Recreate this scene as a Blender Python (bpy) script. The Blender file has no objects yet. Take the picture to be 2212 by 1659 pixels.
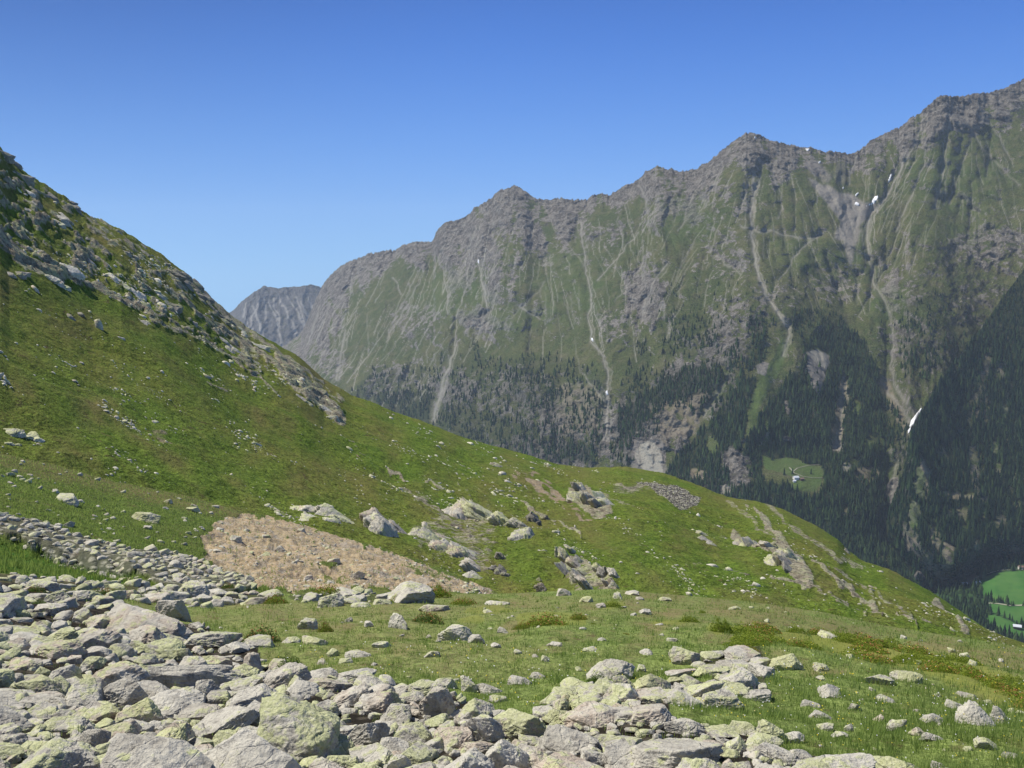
import bpy, math, random
import numpy as np

# ------------------------------------------------------------------ camera, light
SC = bpy.context.scene
PITCH = math.radians(6.0)
W0, H0 = 2212.0, 1659.0            # reading units used for all outlines below
F0 = 963.0 * W0 / 1024.0
cam_d = bpy.data.cameras.new('camera')
cam = bpy.data.objects.new('camera', cam_d)
SC.collection.objects.link(cam)
cam.location = (0, 0, 0)
cam.rotation_euler = (math.pi / 2 - PITCH, 0, 0)
cam_d.sensor_width = 36.0
cam_d.lens = 36.0 * 963.0 / 1024.0
cam_d.clip_start = 0.1
cam_d.clip_end = 60000
SC.camera = cam

HAZE = 3.0e-5
EXPO = 0.36
SKY_GAIN = 0.93 / 2 ** EXPO
SUN_EL, SUN_AZ = math.radians(55), math.radians(-71)      # azimuth from +Y, negative = left
world = bpy.data.worlds.new('World')
SC.world = world
world.use_nodes = True
wn = world.node_tree
sky = wn.nodes.new('ShaderNodeTexSky')
sky.sky_type = 'NISHITA'
sky.sun_disc = False
sky.sun_elevation = SUN_EL
sky.sun_rotation = SUN_AZ
sky.altitude = 2400
sky.air_density = 1.0
sky.dust_density = 0.15
sky.ozone_density = 3.0
bg = wn.nodes['Background']
bg.inputs[1].default_value = 0.12
# deepen the blue of the clear high-mountain sky from the horizon to the top of the view
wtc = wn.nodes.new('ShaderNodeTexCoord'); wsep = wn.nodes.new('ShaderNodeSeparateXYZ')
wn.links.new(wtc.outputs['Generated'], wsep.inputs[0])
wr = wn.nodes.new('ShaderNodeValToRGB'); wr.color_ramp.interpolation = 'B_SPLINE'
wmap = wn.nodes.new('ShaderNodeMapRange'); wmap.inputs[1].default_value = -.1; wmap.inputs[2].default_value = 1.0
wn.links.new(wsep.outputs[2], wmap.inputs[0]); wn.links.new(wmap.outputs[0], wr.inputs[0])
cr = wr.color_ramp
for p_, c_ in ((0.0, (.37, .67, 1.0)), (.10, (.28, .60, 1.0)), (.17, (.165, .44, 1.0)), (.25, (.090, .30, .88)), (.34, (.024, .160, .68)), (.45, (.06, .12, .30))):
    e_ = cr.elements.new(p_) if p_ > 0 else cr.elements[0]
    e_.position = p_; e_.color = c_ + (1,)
cr.elements[-1].position = 1.0; cr.elements[-1].color = (.08, .12, .24, 1)  # unseen zenith greyed to cut its blue fill light on the rocks
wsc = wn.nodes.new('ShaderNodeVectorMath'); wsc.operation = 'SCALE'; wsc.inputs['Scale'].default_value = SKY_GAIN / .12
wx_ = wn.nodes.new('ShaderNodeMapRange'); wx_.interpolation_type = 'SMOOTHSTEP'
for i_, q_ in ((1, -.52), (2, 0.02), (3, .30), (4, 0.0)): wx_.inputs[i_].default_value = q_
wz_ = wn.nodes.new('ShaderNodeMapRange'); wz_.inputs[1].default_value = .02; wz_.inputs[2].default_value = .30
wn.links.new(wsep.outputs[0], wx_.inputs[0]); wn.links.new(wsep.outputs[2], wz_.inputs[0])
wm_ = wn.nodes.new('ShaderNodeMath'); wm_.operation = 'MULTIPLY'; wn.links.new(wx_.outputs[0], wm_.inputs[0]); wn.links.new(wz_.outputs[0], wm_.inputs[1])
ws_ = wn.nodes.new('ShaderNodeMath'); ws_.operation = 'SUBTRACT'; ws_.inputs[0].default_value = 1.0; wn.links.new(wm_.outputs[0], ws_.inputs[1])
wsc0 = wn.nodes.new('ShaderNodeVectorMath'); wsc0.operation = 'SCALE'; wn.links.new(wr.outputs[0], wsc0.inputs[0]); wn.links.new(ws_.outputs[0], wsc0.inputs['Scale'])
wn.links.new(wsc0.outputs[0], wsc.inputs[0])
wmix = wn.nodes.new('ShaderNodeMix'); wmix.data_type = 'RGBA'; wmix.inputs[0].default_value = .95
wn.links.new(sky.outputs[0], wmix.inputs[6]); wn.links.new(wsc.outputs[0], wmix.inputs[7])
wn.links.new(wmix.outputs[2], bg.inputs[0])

sun_d = bpy.data.lights.new('sun', 'SUN')
sun_d.energy = 4.6
sun_d.angle = math.radians(0.5)
sun_d.color = (1.0, 0.955, 0.88)
sun = bpy.data.objects.new('sun', sun_d)
SC.collection.objects.link(sun)
# light travels along local -Z
sx = math.sin(SUN_AZ) * math.cos(SUN_EL); sy = math.cos(SUN_AZ) * math.cos(SUN_EL); sz = math.sin(SUN_EL)
from mathutils import Vector, Matrix
sun.rotation_euler = Vector((sx, sy, sz)).to_track_quat('Z', 'Y').to_euler()

SC.view_settings.view_transform = 'Standard'
SC.view_settings.look = 'None'
SC.view_settings.exposure = EXPO
SC.view_settings.gamma = 1.0
SC.render.engine = 'CYCLES'
SC.cycles.volume_bounces = 0
SC.cycles.max_bounces = 5
SC.cycles.diffuse_bounces = 3
SC.cycles.transparent_max_bounces = 8

rng = np.random.default_rng(11)
random.seed(5)
COL = SC.collection

# ------------------------------------------------------------------ noise
_perm = np.random.default_rng(3).permutation(256).astype(np.int32)
_perm = np.concatenate([_perm, _perm, _perm])
_g = np.random.default_rng(4).normal(size=(256, 3)).astype(np.float32)
_g /= np.linalg.norm(_g, axis=1, keepdims=True)


_gxs = np.ascontiguousarray(_g[:, 0]); _gys = np.ascontiguousarray(_g[:, 1]); _gzs = np.ascontiguousarray(_g[:, 2])


def noise(x, y, z=0.0):
    x = np.asarray(x, np.float32); y = np.asarray(y, np.float32)
    xi = np.floor(x).astype(np.int32); yi = np.floor(y).astype(np.int32)
    xf = x - xi; yf = y - yi
    u = xf * xf * xf * (xf * (xf * 6 - 15) + 10)
    v = yf * yf * yf * (yf * (yf * 6 - 15) + 10)
    xi &= 255; yi &= 255
    flat = np.ndim(z) == 0
    if flat:
        k = int(abs(z) * 37.7) & 255
        r = []
        for dy in (0, 1):
            q = []
            for dx in (0, 1):
                h = _perm[_perm[xi + (dx + k)] + yi + dy]
                q.append(_gxs[h] * (xf - dx) + _gys[h] * (yf - dy))
            r.append(q[0] + (q[1] - q[0]) * u)
        return (r[0] + (r[1] - r[0]) * v) * 1.9
    z = np.asarray(z, np.float32)
    zi = np.floor(z).astype(np.int32); zf = z - zi; w = zf * zf * zf * (zf * (zf * 6 - 15) + 10); zi &= 255
    out = 0
    for dx in (0, 1):
        for dy in (0, 1):
            for dz in (0, 1):
                h = _perm[_perm[_perm[xi + dx] + yi + dy] + zi + dz]
                d = _gxs[h] * (xf - dx) + _gys[h] * (yf - dy) + _gzs[h] * (zf - dz)
                out = out + d * (u if dx else 1 - u) * (v if dy else 1 - v) * (w if dz else 1 - w)
    return out * 1.6


def canvas_noise(x_scale, y_scale, seed, o=3, rot=0.0):
    """fbm over the whole survey map, worked out on every third point."""
    Y3, X3 = np.mgrid[0:CH + 3:3, 0:CW + 3:3].astype(np.float32)
    c, s_ = math.cos(rot), math.sin(rot)
    a = fbm((X3 * c + Y3 * s_) / x_scale, (-X3 * s_ + Y3 * c) / y_scale, seed, o)
    fx_ = np.arange(CW) / 3.0; fy_ = np.arange(CH) / 3.0
    xi = fx_.astype(int); yi = fy_.astype(int); tx = (fx_ - xi).astype(np.float32); ty = (fy_ - yi).astype(np.float32)[:, None]
    a = a[:, xi] * (1 - tx) + a[:, xi + 1] * tx
    return a[yi] * (1 - ty) + a[yi + 1] * ty


def fbm(x, y, z=0.0, o=4, gain=0.5, lac=2.03):
    s = 0; a = 1.0; t = 0
    for i in range(o):
        s = s + a * noise(x, y, z + 7.3 * i); t += a
        a *= gain; x = x * lac + 3.7; y = y * lac + 1.9; z = z * lac
    return s / t


def ridged(x, y, z=0.0, o=4, gain=0.5, lac=2.1):
    s = 0; a = 1.0; t = 0
    for i in range(o):
        s = s + a * (1 - 2.2 * np.abs(noise(x, y, z + 5.1 * i))); t += a
        a *= gain; x = x * lac + 5.2; y = y * lac + 2.3; z = z * lac
    return s / t


def sstep(a, b, x):
    t = np.clip((x - a) / (b - a), 0, 1)
    return t * t * (3 - 2 * t)


# ------------------------------------------------------------------ view geometry helpers (to survey the place from the viewpoint)
CP, SP = math.cos(PITCH), math.sin(PITCH)


def ray(x, y):
    u = (np.asarray(x, float) - W0 / 2) / F0; v = (H0 / 2 - np.asarray(y, float)) / F0
    dy = CP + v * SP
    return u / dy, (-SP + v * CP) / dy


def curve(pts):
    a = np.array(pts, float)
    return lambda x: np.interp(x, a[:, 0], a[:, 1])


def scurve(pts, r=60):
    """As curve(), with its corners rounded over r units."""
    a = np.array(pts, float); g = np.arange(-1100, 3300, 10.0); v = np.interp(g, a[:, 0], a[:, 1])
    n = max(1, int(r / 10)); k = np.ones(2 * n + 1) / (2 * n + 1)
    for _ in range(2): v = np.convolve(np.pad(v, n, 'edge'), k, 'valid')
    return lambda x: np.interp(x, g, v)


class Layer:
    """A terrain sheet surveyed by guide lines (outline y(x), distance Y(x)) from near to far."""

    def __init__(s, x0, x1, dx, guides, ns):
        s.x0, s.dx = x0, dx
        s.xs = np.arange(x0, x1 + dx, dx)
        s.guides = guides; s.ns = ns
        rows = []; invs = []
        for k, n in enumerate(ns):
            ya, yb = guides[k][0](s.xs), guides[k + 1][0](s.xs)
            Ya, Yb = guides[k][1](s.xs), guides[k + 1][1](s.xs)
            ea, eb = ray(s.xs, ya)[1], ray(s.xs, yb)[1]
            t = np.arange(n + (1 if k == len(ns) - 1 else 0)) / n
            y = ya[None] + (yb - ya)[None] * t[:, None]
            e = ray(s.xs[None], y)[1]
            q = (e - ea[None]) / (eb - ea)[None]
            rows.append(y); invs.append(1 / Ya[None] + (1 / Yb - 1 / Ya)[None] * q)
        s.y = np.concatenate(rows); s.Y = 1 / np.concatenate(invs)
        s.x = np.broadcast_to(s.xs[None], s.y.shape)

    def ragged(s, f, f0, rows=70, power=2.0):
        """Roughen the crest line only: the outline f instead of the smooth f0, fading out below it."""
        t = np.clip((np.arange(s.y.shape[0]) - (s.y.shape[0] - 1 - rows)) / rows, 0, 1) ** power
        s.y = s.y + t[:, None] * (f(s.xs) - f0(s.xs))[None]

    def points(s):
        a, e = ray(s.x, s.y)
        return np.stack([a * s.Y, s.Y, e * s.Y], -1)

    def sample(s, x, y):
        """Point of the finished sheet (s.P) met by looking along (x, y)."""
        x = np.atleast_1d(np.asarray(x, float)); y = np.atleast_1d(np.asarray(y, float))
        r = np.full(x.shape, -1.0); off = 0
        for k, n in enumerate(s.ns):
            ya, yb = s.guides[k][0](x), s.guides[k + 1][0](x)
            t = (y - ya) / (yb - ya)
            ok = (r < 0) & (t <= 1.0)
            r = np.where(ok, off + np.clip(t, 0, 1) * n, r)
            off += n
        r = np.where(r < 0, off, r)
        c = np.clip((x - s.x0) / s.dx, 0, len(s.xs) - 1.001)
        r = np.clip(r, 0, s.P.shape[0] - 1.001 if s.P.shape[0] <= off + 1 else off)
        ri = r.astype(int); ci = c.astype(int); fr = (r - ri)[:, None]; fc = (c - ci)[:, None]
        ri2 = np.minimum(ri + 1, s.P.shape[0] - 1)
        P = s.P
        return ((P[ri, ci] * (1 - fc) + P[ri, ci + 1] * fc) * (1 - fr) + (P[ri2, ci] * (1 - fc) + P[ri2, ci + 1] * fc) * fr)

    def add_back(s, drops):
        """Far side of the crest: rows stepping away (dY fraction) and down (dz)."""
        top = s.P[-1]
        ex = []
        for dY, dz in drops:
            q = top.copy()
            k = (top[:, 1] + dY) / top[:, 1]
            q[:, 0] *= k; q[:, 1] += dY; q[:, 2] -= dz
            ex.append(q)
        s.nback = len(drops)
        s.P = np.concatenate([s.P, np.stack(ex)], 0)


def grid_faces(h, w, off=0):
    i = np.arange((h - 1) * w).reshape(h - 1, w)[:, :-1]
    return np.stack([i, i + 1, i + w + 1, i + w], -1).reshape(-1, 4) + off


def make_mesh(name, V, Fc, mats=None, smooth=True, attrs=None, fmat=None):
    me = bpy.data.meshes.new(name)
    V = np.ascontiguousarray(V, np.float32).reshape(-1, 3); Fc = np.ascontiguousarray(Fc, np.int32)
    k = Fc.shape[1]
    me.vertices.add(len(V)); me.vertices.foreach_set('co', V.ravel())
    me.loops.add(Fc.size); me.loops.foreach_set('vertex_index', Fc.ravel())
    me.polygons.add(len(Fc))
    me.polygons.foreach_set('loop_start', np.arange(0, Fc.size, k, dtype=np.int32))
    me.polygons.foreach_set('loop_total', np.full(len(Fc), k, np.int32))
    me.polygons.foreach_set('use_smooth', np.full(len(Fc), smooth))
    for m in (mats or []):
        me.materials.append(m)
    if fmat is not None:
        me.polygons.foreach_set('material_index', np.ascontiguousarray(fmat, np.int32))
    me.update(calc_edges=True)
    for an, arr in (attrs or {}).items():
        arr = np.ascontiguousarray(arr, np.float32)
        if arr.ndim == 1:
            a = me.attributes.new(an, 'FLOAT', 'POINT'); a.data.foreach_set('value', arr)
        else:
            if arr.shape[1] == 3:
                arr = np.concatenate([arr, np.ones((len(arr), 1), np.float32)], 1)
            a = me.attributes.new(an, 'FLOAT_COLOR', 'POINT'); a.data.foreach_set('color', np.ascontiguousarray(arr).ravel())
    return me


def add_obj(name, me, kind=None, label=None, cat=None, group=None, parent=None, loc=None):
    o = bpy.data.objects.new(name, me)
    COL.objects.link(o)
    if loc is not None: o.location = loc
    if kind: o['kind'] = kind
    if label: o['label'] = label
    if cat: o['category'] = cat
    if group: o['group'] = group
    if parent: o.parent = parent
    return o


# ------------------------------------------------------------------ survey maps (where rock, scree, wood, meadow lie)
CW, CH = 2212, 1659
gy, gx = np.mgrid[0:CH, 0:CW].astype(np.float32)
warpx = canvas_noise(26, 26, 1.3, 4) * 10
warpy = canvas_noise(26, 26, 8.3, 4) * 10


def poly(buf, pts, val=1.0, warp=1.0, mode='max', feather=0):
    p = np.array(pts, float)
    x0, x1 = int(max(0, p[:, 0].min() - 30)), int(min(CW, p[:, 0].max() + 30))
    y0, y1 = int(max(0, p[:, 1].min() - 30)), int(min(CH, p[:, 1].max() + 30))
    if x1 <= x0 or y1 <= y0: return
    X = gx[y0:y1, x0:x1] + warpx[y0:y1, x0:x1] * warp
    Yy = gy[y0:y1, x0:x1] + warpy[y0:y1, x0:x1] * warp
    ins = np.zeros(X.shape, bool)
    n = len(p)
    for i in range(n):
        ax, ay = p[i]; bx, by = p[(i + 1) % n]
        if ay == by: continue
        c = ((ay > Yy) != (by > Yy)) & (X < (bx - ax) * (Yy - ay) / (by - ay) + ax)
        ins ^= c
    m = ins.astype(np.float32)
    if feather:
        for _ in range(2):
            k = feather
            c = np.cumsum(np.pad(m, ((k + 1, k), (0, 0)), 'edge'), 0); m = (c[2 * k + 1:] - c[:-2 * k - 1]) / (2 * k + 1)
            c = np.cumsum(np.pad(m, ((0, 0), (k + 1, k)), 'edge'), 1); m = (c[:, 2 * k + 1:] - c[:, :-2 * k - 1]) / (2 * k + 1)
    b = buf[y0:y1, x0:x1]
    if mode == 'max': np.maximum(b, m * val, out=b)
    elif mode == 'cut': b *= (1 - m * val)
    else: b += m * val


def line(buf, pts, w0, w1=None, val=1.0, warp=0.5, mode='max', soft=0.6):
    w1 = w0 if w1 is None else w1
    n = len(pts) - 1
    for i in range(n):
        ax, ay = pts[i]; bx, by = pts[i + 1]
        wa = w0 + (w1 - w0) * i / n; wb = w0 + (w1 - w0) * (i + 1) / n
        r = max(wa, wb) * 2 + 14
        x0, x1 = int(max(0, min(ax, bx) - r)), int(min(CW, max(ax, bx) + r))
        y0, y1 = int(max(0, min(ay, by) - r)), int(min(CH, max(ay, by) + r))
        if x1 <= x0 or y1 <= y0: continue
        X = gx[y0:y1, x0:x1] + warpx[y0:y1, x0:x1] * warp
        Yy = gy[y0:y1, x0:x1] + warpy[y0:y1, x0:x1] * warp
        dx, dy = bx - ax, by - ay
        t = np.clip(((X - ax) * dx + (Yy - ay) * dy) / (dx * dx + dy * dy + 1e-6), 0, 1)
        d = np.hypot(X - ax - dx * t, Yy - ay - dy * t)
        w = wa + (wb - wa) * t
        m = 1 - sstep(w * (1 - soft), w * (1 + soft), d)
        b = buf[y0:y1, x0:x1]
        if mode == 'max': np.maximum(b, m * val, out=b)
        elif mode == 'cut': b *= (1 - m * val)


def gauss_line(buf, pts, sig, amp):
    tmp = np.zeros_like(buf)
    for i in range(len(pts) - 1):
        ax, ay = pts[i]; bx, by = pts[i + 1]; r = sig * 3
        x0, x1 = int(max(0, min(ax, bx) - r)), int(min(CW, max(ax, bx) + r))
        y0, y1 = int(max(0, min(ay, by) - r)), int(min(CH, max(ay, by) + r))
        if x1 <= x0 or y1 <= y0: continue
        X = gx[y0:y1, x0:x1]; Yy = gy[y0:y1, x0:x1]
        dx, dy = bx - ax, by - ay
        t = np.clip(((X - ax) * dx + (Yy - ay) * dy) / (dx * dx + dy * dy + 1e-6), 0, 1)
        d = np.hypot(X - ax - dx * t, Yy - ay - dy * t)
        b = tmp[y0:y1, x0:x1]
        np.maximum(b, np.exp(-(d / sig) ** 1.3), out=b)
    buf += tmp * amp


def look(buf, x, y):
    x = np.clip(np.asarray(x), 0, CW - 1.01); y = np.clip(np.asarray(y), 0, CH - 1.01)
    xi = x.astype(int); yi = y.astype(int); fx = x - xi; fy = y - yi
    return (buf[yi, xi] * (1 - fx) + buf[yi, xi + 1] * fx) * (1 - fy) + (buf[yi + 1, xi] * (1 - fx) + buf[yi + 1, xi + 1] * fx) * fy


def newmap(): return np.zeros((CH, CW), np.float32)


# ------------------------------------------------------------------ node helpers
class NT:
    def __init__(s, name, rough=0.9, spec=0.2):
        s.m = bpy.data.materials.new(name); s.m.use_nodes = True
        s.t = s.m.node_tree; s.b = s.t.nodes['Principled BSDF']
        s.b.inputs['Roughness'].default_value = rough
        s.b.inputs['Specular IOR Level'].default_value = spec
        s.pos = s.n('ShaderNodeNewGeometry')

    def n(s, typ, **kw):
        nd = s.t.nodes.new(typ)
        for k, v in kw.items(): setattr(nd, k, v)
        return nd

    def link(s, a, b): s.t.links.new(a, b)

    def put(s, sock, v):
        if hasattr(v, 'links') or isinstance(v, bpy.types.NodeSocket): s.link(v, sock)
        elif isinstance(v, (tuple, list)): sock.default_value = tuple(v) + ((1,) if len(v) == 3 and len(sock.default_value) == 4 else ())
        else: sock.default_value = v

    def noise(s, scale, detail=4, rough=0.55, vec=None, dist=0.0):
        nd = s.n('ShaderNodeTexNoise')
        nd.inputs['Scale'].default_value = scale; nd.inputs['Detail'].default_value = detail
        nd.inputs['Roughness'].default_value = rough; nd.inputs['Distortion'].default_value = dist
        s.link(vec or s.pos.outputs['Position'], nd.inputs['Vector'])
        return nd.outputs['Fac']

    def voro(s, scale, vec=None, feat='F1', out='Distance'):
        nd = s.n('ShaderNodeTexVoronoi', feature=feat)
        nd.inputs['Scale'].default_value = scale
        s.link(vec or s.pos.outputs['Position'], nd.inputs['Vector'])
        return nd.outputs[out]

    def n_warp(s, k):
        if not hasattr(s, '_w'):
            nz = s.n('ShaderNodeTexNoise'); nz.inputs['Scale'].default_value = 1.7 * k; s.link(s.pos.outputs['Position'], nz.inputs['Vector'])
            v = s.n('ShaderNodeVectorMath', operation='MULTIPLY_ADD'); s.link(nz.outputs['Color'], v.inputs[0])
            v.inputs[1].default_value = (.55 / k, .55 / k, .3 / k); s.link(s.pos.outputs['Position'], v.inputs[2]); s._w = v.outputs[0]
        return s._w

    def scaled(s, sc, rot=(0, 0, 0)):
        nd = s.n('ShaderNodeMapping'); nd.inputs['Scale'].default_value = sc; nd.inputs['Rotation'].default_value = rot
        s.link(s.pos.outputs['Position'], nd.inputs['Vector'])
        return nd.outputs[0]

    def ramp(s, v, a, b, c=0.0, d=1.0):
        nd = s.n('ShaderNodeMapRange', interpolation_type='SMOOTHSTEP')
        s.put(nd.inputs['Value'], v)
        for i, q in ((1, a), (2, b), (3, c), (4, d)): s.put(nd.inputs[i], q)
        return nd.outputs[0]

    def math(s, op, a, b=0.0):
        nd = s.n('ShaderNodeMath', operation=op); s.put(nd.inputs[0], a); s.put(nd.inputs[1], b)
        return nd.outputs[0]

    def mix(s, f, a, b):
        nd = s.n('ShaderNodeMix', data_type='RGBA')
        s.put(nd.inputs[0], f); s.put(nd.inputs[6], a); s.put(nd.inputs[7], b)
        return nd.outputs[2]

    def attr(s, name):
        nd = s.n('ShaderNodeAttribute', attribute_name=name)
        return nd

    def rgb(s, name):
        sp = s.n('ShaderNodeSeparateColor'); s.link(s.attr(name).outputs['Color'], sp.inputs[0])
        return sp.outputs[0], sp.outputs[1], sp.outputs[2]

    def bump(s, h, dist, strength=1.0, base=None):
        nd = s.n('ShaderNodeBump'); nd.inputs['Distance'].default_value = dist; nd.inputs['Strength'].default_value = strength
        s.link(h, nd.inputs['Height'])
        if base is not None: s.link(base, nd.inputs['Normal'])
        return nd.outputs[0]

    def done(s, col, nrm=None):
        s.put(s.b.inputs['Base Color'], col)
        if nrm is not None: s.link(nrm, s.b.inputs['Normal'])
        return s.m


# ================================================================== MOUNTAINS
sky_main = [(450, 800), (600, 752), (620, 742), (650, 720), (665, 690), (680, 650), (695, 620), (710, 597), (740, 572), (760, 562), (800, 548), (850, 540), (870, 529),
            (900, 522), (935, 521), (941, 505), (960, 481), (1000, 471), (1015, 461), (1025, 450), (1060, 430), (1080, 411), (1110, 402), (1135, 410),
            (1150, 426), (1170, 433), (1200, 428), (1268, 430), (1280, 420), (1320, 418), (1345, 401), (1380, 390), (1395, 371), (1420, 358), (1450, 366),
            (1490, 370), (1520, 355), (1560, 325), (1590, 300), (1612, 285), (1640, 289), (1680, 308), (1740, 318), (1790, 326), (1830, 333), (1850, 330),
            (1880, 305), (1940, 275), (1990, 240), (2020, 215), (2045, 203), (2070, 209), (2110, 202), (2140, 201), (2170, 188), (2212, 170), (2300, 140), (2450, 110), (2700, 60)]
m_sky = curve(sky_main)
m_skyY = scurve([(450, 6600), (620, 6200), (940, 5300), (1110, 4800), (1420, 4300), (1620, 4000), (1840, 3950), (2045, 3900), (2212, 4050), (2700, 4200)])
m_base = curve([(450, 860), (620, 830), (760, 920), (900, 965), (1150, 1040), (1350, 1060), (1500, 1100), (1640, 1140), (1830, 1250), (2000, 1340), (2060, 1360), (2100, 1290), (2212, 1280), (2700, 1280)])
m_baseY = scurve([(450, 4700), (620, 4500), (900, 3600), (1150, 3000), (1350, 2700), (1500, 2450), (1830, 2150), (2000, 1950), (2060, 2050), (2100, 2250), (2700, 2300)])


def jag(f, amp, fr, seed, fine=0.0):
    return lambda x: f(x) + amp * fbm(np.asarray(x) / fr, np.asarray(x) * 0 + seed, 0.5, 4, 0.6) + fine * noise(np.asarray(x) / 3.0, np.asarray(x) * 0 + seed, 2.5)


m_sky_j = jag(m_sky, 7, 20, 3.3, 3.0)
s_crest = curve([(1915, 1130), (1925, 1098), (1932, 1075), (1948, 1030), (1958, 985), (1966, 945), (1985, 905), (2000, 872), (2040, 812), (2080, 762), (2120, 710), (2160, 650), (2190, 612), (2212, 580), (2300, 470), (2640, 300)])
s_crestY = scurve([(1915, 2120), (1966, 2300), (2000, 2430), (2120, 2700), (2212, 2900), (2640, 2950)])


def m_mid(x):
    w = sstep(1700, 1975, x)
    return (m_base(x) * .5 + m_sky(x) * .5) * (1 - w) + (s_crest(x) + 60) * w


def m_midY(x):
    w = sstep(1700, 1975, x)
    return (2 / (1 / m_baseY(x) + 1 / m_skyY(x))) * (1 - w) + np.minimum(s_crestY(x) + 150, m_skyY(x) * .96) * w


MT = Layer(440, 2640, 2.1, [(m_base, m_baseY), (m_mid, m_midY), (m_sky, m_skyY)], [230, 290])
MT.ragged(m_sky_j, m_sky, 60)

rock = newmap(); pale = newmap(); scree = newmap(); green = newmap(); wood = newmap(); carve = newmap(); tan_ = newmap()

# crags below the skyline
fx = gx
depth_below = gy - m_sky(gx[0])[None]
crag_w = np.interp(gx[0], [600, 700, 760, 900, 940, 960, 1110, 1170, 1300, 1420, 1620, 1800, 1900, 2045, 2212],
                   [150, 190, 70, 70, 60, 190, 230, 160, 90, 110, 130, 40, 60, 120, 90])[None]
rock += np.clip(1.15 - depth_below / crag_w + canvas_noise(40, 70, 2.2, 4) * 1.4, 0, 1)
nz1 = canvas_noise(18, 30, 5.5, 3); nz2 = canvas_noise(30, 30, 3.1, 3)
# scattered outcrops on the slopes
for cx, cy, rx, ry, v in [(2130, 530, 90, 50, .9), (1960, 620, 60, 40, .7), (2100, 640, 70, 60, .6), (1390, 640, 45, 70, .9), (1030, 690, 50, 30, .8), (900, 690, 60, 40, .5),
                          (1330, 700, 40, 40, .5), (1560, 560, 70, 60, .4), (1680, 640, 60, 40, .45), (1800, 620, 70, 30, .45), (1600, 690, 60, 60, .6), (1500, 830, 80, 60, .8), (1380, 930, 110, 70, .95),
                          (1240, 900, 110, 70, .75), (1120, 850, 90, 60, .5), (980, 840, 70, 40, .6), (840, 820, 70, 40, .5), (690, 700, 40, 60, 1.), (720, 790, 40, 40, .5), (1560, 740, 60, 50, .7), (1980, 730, 80, 40, .5),
                          (2030, 560, 60, 40, .4), (1180, 980, 120, 40, .9), (1520, 1050, 90, 30, .9), (1600, 1010, 40, 50, .8)]:
    d = ((gx - cx) / rx) ** 2 + ((gy - cy) / ry) ** 2
    rock = np.maximum(rock, v * np.clip(1.4 - d + nz1 * 1.6, 0, 1) * (d < 3))

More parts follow.
